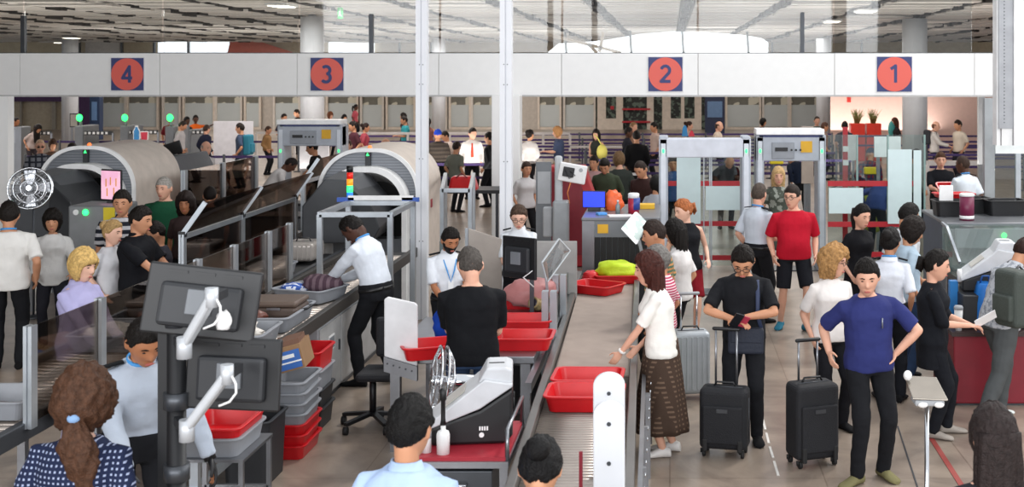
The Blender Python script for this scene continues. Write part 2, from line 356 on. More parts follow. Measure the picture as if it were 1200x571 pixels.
def person(x, top, h, yaw, label, topc='#ffffff', style='tee', bottom='trousers', botc='#17181c', hair='short', hairc='#15110f', sk='m', fem=0, s=None,
           lean=0, roll=0, twist=0, hy=0, hpitch=8, L=None, R=None, sit=0, feet=None, wide=1, belly=0, pat=None, pc2=None, pk=60, group='travellers and staff in the hall',
           curl=.35, ln=0, shoe='#121214', extras=(), hs=1.19, hem=None, mask=None, wrot=0, LP=None, RP=None, legs=True, z0=0, bpat=None, bc2=None, sleeve=None, tuck=None, loc=None):
    s = s or (top-CY)/(HC-h-z0)
    loc = Vector(loc) if loc else Vector(((x-CX)/s, F/s, z0)); k = h/1.75; near = s > 98; feat = s > 52
    r = thing('person', label, 'person', loc, math.radians(yaw), group)
    vox = max(.0075, min(.026, 1.15/s)) if near else max(.012, min(.026, 1.2/s))
    officer = style in ('officer', 'officer_long')
    pz = (sit if sit else .93*k)
    B = Matrix.Rotation(math.radians(roll), 3, 'Y') @ Matrix.Rotation(math.radians(lean), 3, 'X') @ Matrix.Rotation(math.radians(twist), 3, 'Z')
    Bh = Matrix.Rotation(math.radians(roll*.5), 3, 'Y') @ Matrix.Rotation(math.radians(lean*.35), 3, 'X') @ Matrix.Rotation(math.radians(twist*.4), 3, 'Z')
    P0 = Vector((0, 0, pz)); PW = P0+Bh@Vector((0, 0, .1*k))
    def sp(d, off=Vector((0, 0, 0))):
        d *= k; off = off*k
        return P0+Bh@(Vector((0, 0, d))+off) if d <= .1*k else PW+B@(Vector((0, 0, d-.1*k))+off)
    prof = FEM if fem else MALE
    def torso(mb, d0, d1, inf, n=20, f=1.0):
        ds = [p[0] for p in prof]; A = [p[1] for p in prof]; Bq = [p[2] for p in prof]
        N = 16; rings = []
        for i in range(N+1):
            d = d0+(d1-d0)*i/N; a = float(np.interp(d, ds, A))*wide*f*k+inf; b = float(np.interp(d, ds, Bq))*(.5+.5*wide)*f*k+inf
            bl = belly*math.exp(-((d-.12)/.12)**2)
            M_ = Bh if d <= .1 else B; c = sp(d)
            ring = []
            for j in range(n):
                t = 2*PI*j/n; cx, cy = math.cos(t), math.sin(t); e = .82
                xx = a*abs(cx)**e*(1 if cx > 0 else -1); yy = b*abs(cy)**e*(1 if cy > 0 else -1)
                if cy < 0: yy -= bl*abs(cy)*k
                if fem and cy < 0: yy -= .022*math.exp(-((d-.33)/.07)**2)*abs(cy)*k
                ring.append(c+M_@Vector((xx, yy, 0)))
            rings.append(ring)
        mb.loft(rings)
    shw = (.165 if fem else .188)*wide
    sh = {q: sp(.42, Vector((q*shw, 0, 0))) for q in (-1, 1)}
    tgt = {}; elb = {}; 
    for q, T, PO in ((1, L, LP), (-1, R, RP)):
        if T is None: T = (shw+.035, .07, .90-(0 if not sit else .93-sit/k-.0))
        t = Vector((q*T[0], -T[1], T[2]))*k
        po = Vector((q*PO[0], -PO[1], PO[2])) if PO else Vector((q*.3, .8, -.4))
        elb[q], tgt[q] = ik(sh[q], t, .285*k, .255*k, po)
    neck = sp(.50); hc0 = sp(.585)
    H = B @ Matrix.Rotation(math.radians(hy), 3, 'Z') @ Matrix.Rotation(math.radians(hpitch), 3, 'X')
    hs = hs*k
    hc = hc0 + H@Vector((0, -.022, .082))*hs*.9 + Vector((0, 0, .0))
    # legs
    hip = {q: P0+Bh@Vector((q*.088*k*wide, 0, -.03*k)) for q in (-1, 1)}; knee = {}; ank = {}; fy = {}
    feet = feet or ((.11, .02), (.11, -.03))
    for q, ft in ((1, feet[0]), (-1, feet[1])):
        zf = ft[2] if len(ft) > 2 else 0; fy[q] = ft[3] if len(ft) > 3 else 12
        if sit and feet == ((.11, .02), (.11, -.03)): ft = (.13, .36)
        knee[q], ank[q] = ik(hip[q], Vector((q*ft[0]*k, -ft[1]*k, .085*k+zf)), .43*k, .43*k, Vector((q*.1, -1, .1 if not sit else .8)))
    def foot(mb, q, inf=0, sole=False):
        a = ank[q]; ya = math.radians(q*fy[q]); zf = a.z-.085*k
        fd = Vector((math.sin(ya), -math.cos(ya), 0)); sx = Vector((math.cos(ya), math.sin(ya), 0)); rings = []
        for t, wd, ht in ((-.065, .022, .05), (-.055, .034, .075), (-.01, .037, .095), (.05, .038, .075), (.11, .047, .05), (.16, .046, .038), (.185, .035, .03), (.198, .015, .018)):
            c = Vector((a.x, a.y, zf))+fd*t*k; ww = (wd+inf)*k; hh = (ht+inf)*k
            rings.append([c+sx*math.cos(u)*ww+Vector((0, 0, max(0, hh*.5+math.sin(u)*hh*.5))) for u in [2*PI*j/12 for j in range(12)]])
        mb.loft(rings)
    # ---- body
    mb = MB()
    slim = .93
    torso(mb, -.10, .53, -.008, f=slim+.03)
    mb.tube([sp(.47, Vector((0, .01, 0))), neck+Vector((0, 0, .01)), hc0+B@Vector((0, .008, .02))], [(.062 if not fem else .05)*k*(.5+.5*wide), (.056 if not fem else .046)*k, (.054 if not fem else .045)*k], 14, round_=True)
    for q in (-1, 1):
        aw = .86 if fem else 1.0; aw *= (.6+.4*wide)
        mb.tube([sp(.455, Vector((q*.07, 0, 0))), sh[q], sh[q].lerp(elb[q], .35), elb[q]], [.042*k*aw, .044*k*aw, .047*k*aw, .037*k*aw], 12, round_=True)
        mb.tube([elb[q], elb[q].lerp(tgt[q], .3), tgt[q]], [.037*k*aw, .040*k*aw, .025*k*aw], 12, round_=True)
        fd = (tgt[q]-elb[q]).normalized()
        if legs:
            mb.tube([hip[q], hip[q].lerp(knee[q], .4), knee[q]], [.080*k, .070*k, .050*k], 12, round_=True)
            mb.tube([knee[q], knee[q].lerp(ank[q], .3), ank[q]-Vector((0, 0, .02))], [.048*k, .053*k, .033*k], 12, round_=True)
            foot(mb, q, -.008)
    ex = mb if near else MB()
    head_geo(ex, hc, H, hs, near)
    for q in (-1, 1):
        fd = (tgt[q]-elb[q]).normalized(); inn = Vector((-q, 0, 0)) if abs(fd.z) > .6 else Vector((-q*.3, 0, -1))
        hand_geo(ex, tgt[q], fd, inn, 1 if q < 0 else -1, k*(.95 if not fem else .88), curl, near)
    def job(m, name, mt, vx, extra=None, sm=2, par=r):
        o = m.build(name, mt, par, world=False); md = o.modifiers.new('r', 'REMESH'); md.mode = 'VOXEL'; md.voxel_size = vx; md.use_smooth_shade = True
        if name in FOLD and near:
            dm = o.modifiers.new('d', 'DISPLACE'); dm.texture = folds; dm.strength = .020; dm.mid_level = .45; dm.texture_coords = 'OBJECT'; dm.texture_coords_object = FOLD_E
        if sm: s2 = o.modifiers.new('s', 'SMOOTH'); s2.factor = .5; s2.iterations = sm
        JOBS.append((o, extra)); return o
    job(mb, 'body', skin(sk), vox, None if near else ex, 2 if near else 1)
    # ---- clothes
    cm = cloth(topc, pat, pc2, pk); fold = .012
    if style in ('dress', 'vestdress'): hem = hem if hem is not None else -.1
    if hem is None: hem = .0 if (officer or tuck) else -.075
    tmb = MB(); torso(tmb, hem, .505, .013 if (officer or tuck) else .022)
    if officer or style == 'shirt': tmb.tube([sp(.475), sp(.525, Vector((0, .005, 0)))], [.075*k, .066*k], 14)
    slv = sleeve if sleeve is not None else {'tee': .85, 'polo': .85, 'officer': .9, 'shirt': 2, 'officer_long': 2, 'cardigan': 2, 'tank': 0, 'dress': .7, 'half': 1.2, 'vestdress': 0}[style]
    for q in (-1, 1):
        aw = .88 if fem else 1.0; aw *= (.6+.4*wide)
        if slv > 0:
            e1 = sh[q].lerp(elb[q], min(slv, 1))
            tmb.tube([sp(.45, Vector((q*.06, 0, 0))), sh[q], sh[q].lerp(e1, .5), e1], [.050*k*aw, .060*k*aw, .064*k*aw, (.066 if slv < 1.5 else .055)*k*aw], 14)
        if slv > 1:
            e2 = elb[q].lerp(tgt[q], (slv-1)*.97); tmb.tube([elb[q].lerp(sh[q], .15), elb[q], elb[q].lerp(e2, .4), e2], [.054*k*aw, .055*k*aw, .052*k*aw, .042*k*aw], 14)
    tn = {'tee': 't_shirt', 'polo': 'polo_shirt', 'officer': 'uniform_shirt', 'officer_long': 'uniform_shirt', 'tank': 'tank_top', 'dress': 'blouse', 'vestdress': 'blouse', 'half': 'blouse'}.get(style, style)
    to = job(tmb, tn, cm, max(vox, .011), None, 2)
    bm_ = cloth(botc, bpat, bc2, 160) if bottom not in ('jeans',) else cloth('#2c3f5c' if botc == '#17181c' else botc)
    if bottom in ('trousers', 'jeans', 'shorts', 'loose') and legs:
        p = MB(); torso(p, -.10, .07 if officer or tuck else .0, .006 if not (officer or tuck) else .022)
        lo = 1.15 if bottom == 'loose' else 1
        for q in (-1, 1):
            if bottom == 'shorts':
                p.tube([hip[q], hip[q].lerp(knee[q], .5), hip[q].lerp(knee[q], .93)], [.10*k, .096*k, .088*k], 14)
            else:
                p.tube([hip[q], hip[q].lerp(knee[q], .4), knee[q]], [.098*k*lo, .087*k*lo, .068*k*lo], 14, round_=True)
                p.tube([knee[q], knee[q].lerp(ank[q], .35), ank[q]+Vector((0, 0, -.03*k))], [.067*k*lo, .064*k*lo, .054*k*lo], 14)
        job(p, 'trousers' if bottom != 'shorts' else 'shorts', bm_, max(vox, .011), None, 2)
    if bottom in ('skirt', 'dress'):
        p = MB(); rings = []; z1 = .22 if bottom == 'skirt' else .45
        for i in range(13):
            u = i/12; z = pz+.06*k-(pz+.06*k-z1*k)*u; a = (.15+.11*u**.7)*k; b = (.145+.10*u)*k
            rings.append([Vector((math.cos(t)*a*(1+.05*u*math.sin(9*t+3*u)), math.sin(t)*b*(1+.05*u*math.sin(9*t+3*u)), z)) for t in [2*PI*j/36 for j in range(36)]])
        p.loft(rings); p.build('skirt', bm_, r, world=False)
    if legs:
        for q in (-1, 1):
            f = MB(); foot(f, q, .004); f.build('shoe', cloth(shoe) if shoe != 'sandal' else mat('sandal_white', '#dcd8d4', .5), r, world=False)
    if near and style in ('polo', 'officer', 'officer_long', 'shirt'):
        cmb = MB(); nn = 22
        for (d1, r1, d2, r2) in ((.50, .088, .542, .068),):
            rings = [[sp(d_, Vector((rr_*math.cos(t), rr_*.92*math.sin(t)+.004+(.012 if math.sin(t) < 0 else 0)*(-math.sin(t)), dz_-.035*max(0, -math.sin(t))**3))) for t in [2*PI*j/nn for j in range(nn)]] for d_, rr_, dz_ in ((d1-.012, r1*1.02, 0), (d2, r2*1.02, 0), (d2, r2*.92, 0), (d1, r1*.86, 0))]
            cmb.loft(rings, cap=False)
        cmb.build('collar', cm, r, world=False)
    # ---- head things
    if hair and hair != 'none':
        hm = MB(); hair_geo(hm, hc, H, hs, hair, near, ln, int(abs(x)*7+top) % 97)
        hm.build('hair' if hair != 'cap' else 'cap', hairm(hairc) if hair != 'cap' else cloth(hairc), r, world=False)
    if feat:
        def hp(x, y, z): return hc+H@(Vector((x, -y, z))*hs)
        Hm = Matrix.Translation(hc) @ H.to_4x4()
        for q in (-1, 1):
            e = MB(); e.ell((0, 0, 0), (.0095*hs, .005*hs, .0042*hs), 10, Hm @ Matrix.Translation(Vector((q*.030, -.0835, .010))*hs), 6); e.build('eye', mat('eye_dark', '#2a1c17', .3), r, world=False)
            e = MB(); e.tube([hp(q*.014, .092, .029), hp(q*.03, .091, .034), hp(q*.046, .082, .028)], [.003*hs, .0042*hs, .002*hs], 6); e.build('eyebrow', hairm(hairc if hair != 'cap' and hairc[1] < '8' else '#3a2a20'), r, world=False)
        e = MB(); e.ell((0, 0, 0), (.022*hs, .008*hs, .0065*hs), 10, Hm @ Matrix.Translation(Vector((0, -.0935, -.062))*hs), 6); e.build('mouth', mat('lips_'+sk, '#a85a52' if sk not in 'dk' else '#6a3a34', .5), r, world=False)
    for ex_ in extras:
        e = MB()
        def hp(x, y, z): return hc+H@(Vector((x, -y, z))*hs)
        if ex_ in ('glasses', 'sunglasses'):
            for q in (-1, 1):
                ring = [hp(q*.031+.024*math.cos(t), .104, .008+.017*math.sin(t)) for t in [2*PI*i/14 for i in range(15)]]
                if ex_ == 'glasses': e.tube(ring, .0022*hs, 5, cap=False)
                else: e.prism(ring[:-1], H@Vector((0, -.003, 0)))
                e.tube([hp(q*.054, .102, .012), hp(q*.078, .05, .012), hp(q*.08, -.01, .01)], .0022*hs, 5)
            e.tube([hp(-.009, .106, .012), hp(.009, .106, .012)], .0022*hs, 5); e.build('glasses', mat('glasses_frame', '#151515', .3), r, world=False)
        elif ex_ == 'beard':
            az = None; rows = headgrid(24, 32); P = []; Mk = []
            for row in rows:
                for dx, dy, dz, a in row:
                    m = min(-.25-dz+.25*(a > 55), (85-a)/60) - (.5 if (abs(dx) < .22 and -.6 < dz < -.42) else 0)
                    x_, y_, z_ = headshape(dx, dy, dz); v = Vector((x_, -y_, z_)); v = v+Vector((dx, -dy, dz))*.006*sstep(m/.12) if m > 0 else v*.96
                    P.append(hc+H@(v*hs)); Mk.append(m)
            fs = [q[::-1] for q in [(i*32+j, i*32+(j+1) % 32, (i+1)*32+(j+1) % 32, (i+1)*32+j) for i in range(24) for j in range(32)] if any(Mk[z] > 0 for z in q)]
            e.add(P, fs, True); e.build('beard', hairm(hairc if hair != 'none' else '#1c1512'), r, world=False)
        elif ex_ == 'lanyard':
            pts = [sp(.50, Vector((0, .055, 0))), sp(.50, Vector((.065, .02, 0))), sp(.44, Vector((.07, -.105, 0))), sp(.33, Vector((.04, -.150, 0))), sp(.2, Vector((.0, -.150, 0))), sp(.33, Vector((-.04, -.150, 0))), sp(.44, Vector((-.07, -.105, 0))), sp(.50, Vector((-.065, .02, 0))), sp(.50, Vector((0, .055, 0)))]
            e.tube(pts, .008*k, 6, cap=False); e.build('lanyard', mat('lanyard_blue', '#3f8fd0', .6), r, world=False)
            e = MB(); M_ = Matrix.Translation(sp(.17, Vector((0, -.152, 0)))) @ B.to_4x4(); e.box((0, 0, 0), (.055, .004, .08), 0, M_); e.build('badge', mat('badge_white', '#e4e6e8', .4), r, world=False)
        elif ex_ == 'collar_band':
            pts = [sp(.53, Vector((.068*math.cos(t), .064*math.sin(t)+.004, .012*math.sin(t)))) for t in [2*PI*i/16 for i in range(17)]]
            e.tube(pts, .011*k, 6, cap=False, flat=1); e.build('lanyard', mat('lanyard_blue', '#3f8fd0', .6), r, world=False)
        elif ex_ == 'tie':
            pts = [sp(.49, Vector((0, -.075, 0))), sp(.42, Vector((0, -.13, 0))), sp(.25, Vector((0, -.150, 0))), sp(.10, Vector((0, -.145, 0)))]
            e.tube(pts, [.016, .02, .028, .034], 8, flat=.3); e.build('tie', cloth('#c8452f'), r, world=False)
        elif ex_ == 'epaulettes':
            for q in (-1, 1):
                e = MB(); a = sp(.485, Vector((q*.09, 0, 0))); b = sh[q]+B@Vector((q*.02*k, 0, .072*k)); e.bar(a+Vector((0, 0, .03*k)), b, .055*k, .012*k); e.build('epaulette', cloth('#101216'), r, world=False)
        elif ex_ == 'belt':
            rings = []
            for dd in (-.005, .03):
                a = float(np.interp(dd, [p[0] for p in prof], [p[1] for p in prof]))*wide*k+.026; b = float(np.interp(dd, [p[0] for p in prof], [p[2] for p in prof]))*(.5+.5*wide)*k+.026
                rings.append([sp(dd)+Bh@Vector((a*abs(math.cos(t))**.82*(1 if math.cos(t) > 0 else -1), b*abs(math.sin(t))**.82*(1 if math.sin(t) > 0 else -1)-belly*.5*(math.sin(t) < 0)*abs(math.sin(t)), 0)) for t in [2*PI*j/24 for j in range(24)]])
            e.loft(rings); e.build('belt', mat('leather_black', '#0e0e0f', .4), r, world=False)
        elif ex_ == 'headband': 
            e.ell((0, 0, 0), (.026*hs, .018*hs, .02*hs), 12, Matrix.Translation(hc) @ H.to_4x4() @ Matrix.Translation(Vector((0, .115, -.052))*hs)); e.build('hair_tie', cloth('#7d9cc2'), r, world=False)
        elif ex_ == 'gloves':
            for q in (-1, 1):
                e = MB(); fd = (tgt[q]-elb[q]).normalized(); inn = Vector((-q, 0, 0)) if abs(fd.z) > .6 else Vector((-q*.3, 0, -1))
                hand_geo(e, tgt[q], fd, inn, 1 if q < 0 else -1, k*1.06, curl, near); e.tube([tgt[q]-fd*.05, tgt[q]+fd*.02], [.036*k, .034*k], 12); e.build('glove', mat('glove_black', '#131316', .5), r, world=False)
        elif ex_ == 'zip':
            e.tube([sp(.36, Vector((.06, -.153, 0))), sp(.28, Vector((.06, -.150, 0)))], .006, 6); e.build('pocket_zip', mat('zip_grey', '#8a8f9a', .3, .6), r, world=False)
        elif ex_ == 'watch':
            c_ = elb[1].lerp(tgt[1], .93); e.tube([c_-(tgt[1]-elb[1])*.04, c_+(tgt[1]-elb[1])*.04], .034*k, 14); e.build('wristwatch', mat('watch_white', '#e8e6e2', .3), r, world=False)
        elif ex_ == 'crossbag_strap': pass
    r['_dummy'] = 0; del r['_dummy']
    info = dict(root=r, k=k, hand={q: mw(r)@tgt[q] for q in (-1, 1)}, sp=lambda d, o=(0, 0, 0): mw(r)@sp(d, Vector(o)), s=s, M=mw(r), B=B)
    return info
def finish_people():
    FOLD_E.location = (0, 0, 0)
    bpy.context.view_layer.update(); dg = bpy.context.evaluated_depsgraph_get()
    res = []
    for o, ex in JOBS:
        me = bpy.data.meshes.new_from_object(o.evaluated_get(dg)); res.append(me)
    for (o, ex), me in zip(JOBS, res):
        old = o.data; mats = list(old.materials); o.modifiers.clear()
        if ex is not None:
            nv = len(me.vertices); co = np.empty(nv*3, np.float32); me.vertices.foreach_get('co', co)
            co2 = np.array(ex.v, np.float32).ravel(); fs = [tuple(p.vertices) for p in me.polygons]+[tuple(i+nv for i in f) for f in ex.f]
            m2 = bpy.data.meshes.new(o.name); m2.from_pydata(np.concatenate([co, co2]).reshape(-1, 3).tolist(), [], fs); bpy.data.meshes.remove(me); me = m2
        me.polygons.foreach_set('use_smooth', [True]*len(me.polygons))
        me.materials.clear()
        for m_ in mats: me.materials.append(m_)
        me.name = o.name; o.data = me; bpy.data.meshes.remove(old); me.update()
    bpy.data.objects.remove(FOLD_E)
# ------------------------------------------------------------------ the hall: floor, ceiling, far walls, columns, header beam
def floor_mat():
    M = bpy.data.materials.new('floor_stone'); M.use_nodes = True; n = M.node_tree.nodes; l = M.node_tree.links; b = n['Principled BSDF']
    tc = n.new('ShaderNodeTexCoord'); a = n.new('ShaderNodeTexNoise'); a.inputs['Scale'].default_value = 1.1; a.inputs['Detail'].default_value = 8; a.inputs['Roughness'].default_value = .65; a.inputs['Distortion'].default_value = 1.5
    l.new(tc.outputs['Object'], a.inputs['Vector'])
    cr = n.new('ShaderNodeValToRGB'); e = cr.color_ramp.elements; e[0].position = .3; e[0].color = (*lin('#7a6d63'), 1); e[1].position = .72; e[1].color = (*lin('#aa9a8b'), 1); l.new(a.outputs[0], cr.inputs[0])
    br = n.new('ShaderNodeTexBrick'); br.offset = 0; br.inputs['Scale'].default_value = 1; br.inputs['Brick Width'].default_value = 1.2; br.inputs['Row Height'].default_value = 1.2; br.inputs['Mortar Size'].default_value = .006
    br.inputs['Color1'].default_value = (1, 1, 1, 1); br.inputs['Color2'].default_value = (.86, .86, .86, 1); br.inputs['Mortar'].default_value = (.55, .52, .5, 1); l.new(tc.outputs['Object'], br.inputs['Vector'])
    mx = n.new('ShaderNodeMix'); mx.data_type = 'RGBA'; mx.blend_type = 'MULTIPLY'; mx.inputs[0].default_value = .8; l.new(cr.outputs[0], mx.inputs[6]); l.new(br.outputs[0], mx.inputs[7]); l.new(mx.outputs[2], b.inputs['Base Color'])
    b.inputs['Roughness'].default_value = .28; b.inputs['Specular IOR Level'].default_value = .5
    return M
def sbuild(mb, name, m, **k): return struct(mb.build(name, m, **k))
g = MB(); g.span((-45, -2, -.1), (28, 72, 0)); sbuild(g, 'floor', floor_mat())
# ceiling of long slats across the hall, hung under a dark deck
slatm = mat('ceiling_slat', '#d6d0ca', .6, var=.05, sc=.3); deck = mat('ceiling_deck', '#7d7671', .8)
g = MB(); g.span((-45, 24, 5.35), (28, 72, 5.5)); sbuild(g, 'ceiling', deck)
ch = 4.85
def slat_row(name, x0, x1):
    g = MB(); y = 25.0; i = 0; rr = random.Random(int(x0*10))
    while y < 70:
        p = .42+.012*(y-25); dz = rr.uniform(-.05, .05)
        g.span((x0, y, ch+dz), (x1, y+p*.78, ch+dz+.06)); y += p
    return sbuild(g, name, slatm)
xs = [.45+2.35*k for k in range(-17, 10)]
for i in range(len(xs)-1): slat_row('ceiling', xs[i]+.2, xs[i+1]-.2)
trm = mat('cable_tray_dark', '#2f2c2b', .7); trm2 = mat('cable_tray_metal', '#6c6763', .5, .4)
for i, x in enumerate(xs[4:]):
    rr = random.Random(i+50); t = thing('cable_tray', 'long dark cable tray hung between strips of white ceiling slats', 'cable tray', (x, 46, ch), 0, 'cable trays along the ceiling')
    g = MB(); g.span((x-.12, 25, ch+.12), (x+.12, 68.5, ch+.16)); g.build('tray', trm2, t)
    g = MB(); y = 25.2
    while y < 67.3:
        L = rr.uniform(.3, 1.3); wd = rr.uniform(.06, .2); g.box((x+rr.uniform(-.05, .05), y+L/2, ch+.02+rr.uniform(-.03, .05)), (wd, L*.85, rr.uniform(.08, .2)), rr.uniform(-.08, .08)); y += L
    g.build('cable', trm, t)
for j, (px, py) in enumerate(((240, 1), (200, 17), (70, 43), (90, 42), (820, 10), (1020, 5), (1085, 38))):
    pass
# lit strips on the trays at the right
lamp_e = mat('ceiling_lamp_lit', '#fff4e0', .5, emit=4)
for px, py in ((975, 20), (1015, 7), (330, 0), (84, 41), (72, 47)):
    q = at(px, py, ch-.02); t = thing('ceiling_light', 'lit strip light under the ceiling slats', 'ceiling light', (q.x, q.y, ch-.05), 0, 'strip lights in the ceiling')
    g = MB(); g.box((q.x, q.y, ch-.14), (.5, .9, .05)); g.build('housing', white, t); g = MB(); g.box((q.x, q.y, ch-.17), (.4, .8, .02)); g.build('diffuser', lamp_e, t)
g = MB(); g.span((-15.2, -6, 0), (-15, 26, 6.2)); sbuild(g, 'wall_left', mat('side_wall_grey', '#7d7872', .7))  # unseen wall added to block light from the left
g = MB(); g.span((-15, 1, 6.0), (-4.6, 23, 6.2)); sbuild(g, 'ceiling', mat('front_ceiling', '#8f8a84', .7))  # unseen slab added overhead to darken the left front
# far wall at 69 m and clerestory
FW = 69.0; fs = F/FW
def fx(px, s=fs): return (px-CX)/s
def fz(py, s=fs): return HC-(py-CY)/s
def wallbox(name, x0, x1, y0, y1, m, Y=FW, th=.2):
    s = F/Y; g = MB(); g.span((fx(x0, s), Y, fz(y1, s)), (fx(x1, s), Y+th, fz(y0, s))); return sbuild(g, name, m)
g = MB(); g.span((-45, FW+.4, 0), (28, FW+.6, 5.34)); sbuild(g, 'wall_back', mat('back_wall_beige', '#b9ab92', .8))
skyrefl = mat('window_daylight', '#f4f9ff', .5, emit=1.1, var=.03)  # white glow for daylight and for reflections in the glass
office = mat('office_interior', '#6a675d', .7, pat='blotch', c2='#c2bcaa', psc=1.6); wood = mat('pale_wood_frame', '#cdbfb0', .6); purple = mat('purple_wall', '#43274f', .7); navy = mat('navy_panel', '#1c2747', .5)
pink = mat('pink_wall', '#e3bfb3', .8, var=.03)
# pink wall to the right, nearer than the glazed offices
s2 = 30; g = MB(); g.span(((974-CX)/s2, F/s2, 0), ((1400-CX)/s2, F/s2+.2, 3.9)); sbuild(g, 'wall_right', pink)
pass
# upper windows of the far wall, their glow also standing in for glass reflections
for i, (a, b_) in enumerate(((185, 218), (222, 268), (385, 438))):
    wallbox('window_%d' % (i+1), a, b_, 49, 64, skyrefl, FW+.1)
wallbox('wall_upper', 100, 140, 49, 62, mat('whitish', '#c6c0ba', .7), FW+.15)
for px in (92, 142, 180, 220, 270, 468, 505, 660, 905, 1010):
    wallbox('trim_2', px-1, px+1, 48, 63, dsteel, FW-.1)
# coral banner on the upper wall
g = MB(); g.prism([(fx(300), FW-.2, fz(47)), (fx(346), FW-.2, fz(62)), (fx(268), FW-.2, fz(62)), (fx(272), FW-.2, fz(45))], (0, .1, 0)); tag(g.build('wall_banner', mat('coral_banner', '#c4604c', .7)), 'coral red triangular banner high on the far wall', 'banner')
# arched glowing panel standing in for sky reflected in the upper glass
Ya = 50.0; sa = F/Ya
arc = [(640, 63), (900, 63), (900, 50), (893, 45), (870, 41), (830, 38), (790, 37), (750, 40), (710, 47), (680, 50), (655, 51)]
g = MB(); g.prism([((a-CX)/sa, Ya, HC-(b-CY)/sa) for a, b in arc], (0, .15, 0)); sbuild(g, 'window_4', skyrefl)
for px in (664, 740, 801, 877): g = MB(); g.bar(((px-CX)/sa, Ya-.1, fz(63, sa)), ((px-2-CX)/sa, Ya-.1, fz(30, sa)), .09); sbuild(g, 'trim_3', mat('steel_mullion', '#5d666b', .5))  # bars across the reflection arch
for (a, b, c_, d_) in ((640, 40, 728, 62), (690, 52, 700, 62), (708, 38, 703, 61)):
    g = MB(); g.bar(((a-CX)/sa, Ya-.3, fz(b, sa)), ((c_-CX)/sa, Ya-.3, fz(d_, sa)), .3, .12); sbuild(g, 'trim_4', mat('concrete_strut', '#a79d92', .7))  # grey bars made up for the shapes in the reflection
# glazed offices below the header
def office_bay(i, x0, x1, fy=128, Y=FW-.6, frame=wood, lower=gfar):
    s = F/Y
    r = thing('office_window', 'glazed office front with frosted lower pane at the back of hall', 'window', ((x0+x1-2*CX)/2/s, Y, 0), 0, 'office windows along the far wall'); r['kind'] = 'structure'
    X0, X1 = (x0+1.2-CX)/s, (x1-1.2-CX)/s
    g = MB(); g.span((X0, Y+.1, fz(fy, s)), (X1, Y+.14, fz(100, s))); g.build('upper_pane', office, r)
    g = MB(); g.span((X0, Y+.05, .15), (X1, Y+.09, fz(fy, s))); g.build('frosted_pane', lower, r)
    g = MB(); g.span((X0, Y+.02, .0), (X1, Y+.12, .13)); g.build('sill_panel', wood, r)
    for xx in (X0, X1): g = MB(); g.span((xx-.055, Y-.05, 0), (xx+.055, Y+.1, 4.0)); g.build('mullion', frame, r)
    return r
wallbox('wall_offices', 105, 974, 100, 215, mat('office_frame_wall', '#b5aba0', .6), FW-.35)
bays = [(118, 148), (148, 186), (190, 212), (214, 252), (252, 284), (286, 306), (320, 352), (382, 420), (422, 450), (452, 487), (500, 524), (526, 552), (552, 582), (630, 658), (660, 698), (850, 892), (893, 925), (925, 972)]
for i, (a, b_) in enumerate(bays): office_bay(i, a, b_, 123 if 600 < a < 900 or a > 400 else 121, frame=wood if i % 2 else mat('pale_frame', '#c9bfb4', .6))
wallbox('wall_purple', -60, 105, 100, 119, purple, FW-1); wallbox('wall_purple', 90, 107, 110, 200, purple, FW-1.2)
wallbox('wall_beige', -60, 92, 118, 215, mat('beige_panel', '#a89c88', .7), FW-.7)
for px in (24, 62, 64, 90): wallbox('trim_5', px-1, px+1, 118, 210, mat('door_frame_grey', '#8a8378', .6), FW-.9)
# shop front with wooden frames between the offices
shop = mat('shop_interior', '#1e231f', .6, pat='blotch', c2='#5c6a5e', psc=4)
wallbox('wall_shop', 698, 832, 100, 215, shop, FW-.5)
for a, b_ in ((700, 710), (722, 730), (758, 766), (776, 786), (798, 802), (814, 822)): wallbox('trim_6', a, b_, 100, 215, wood, FW-.7)
for a, b_ in ((700, 730), (776, 822)): wallbox('trim_7', a, b_, 139, 160, wood, FW-.75)
for yy in (127, 142): wallbox('trim_8', 729, 762, yy, yy+2, redstrip, FW-.8)
g = MB(); g.span((fx(716), FW-.55, fz(128)), (fx(720), FW-.5, fz(124))); tag(g.build('shop_sign', redstrip), 'tiny red sign in the dark shop front', 'sign')
def totem(px0, px1, py, s, m, label):
    r = thing('information_totem', label, 'totem', ((px0+px1-2*CX)/2/s, F/s, 0)); X0, X1 = (px0-CX)/s, (px1-CX)/s; Y = F/s; T = fz(py, s)
    g = MB(); g.span((X0, Y-.2, 0), (X1, Y+.2, T)); g.build('body', m, r, bevel=.03)
    g = MB(); g.span((X0+.12, Y-.23, T*.45), (X1-.12, Y-.19, T-.25)); g.build('screen', mat('totem_screen', '#4f6a8c', .3, emit=.15), r)
totem(826, 849, 113, 23, navy, 'tall navy totem beside the wooden shop front')
totem(107, 119, 113, 25, mat('dark_blue_totem', '#172c4c', .5), 'narrow dark blue totem beside the left round column')
# round columns
colm = mat('column_white', '#c6c8cc', .45, var=.03)
def column(px, wd, s, capped=False):
    X = (px-CX)/s; Y = F/s; r = wd/s/2
    g = MB(); g.lathe([(r, 0), (r, ch-.1 if not capped else HC+(CY-20)/s)] + ([(r*.35, HC+(CY-20)/s+.01), (r*.33, ch+.2)] if capped else []), (X, Y, 0), 28)
    for a in (-1.9, -1.2): g.bar((X+r*math.cos(a), Y+r*math.sin(a), 0), (X+r*math.cos(a), Y+r*math.sin(a), ch-.4), .012)
    return sbuild(g, 'column', colm)
column(1072, 29, 39.3); column(366, 27, 40, True); column(965, 17, 25.5); column(514, 16, 25); column(82, 18, 25.5)
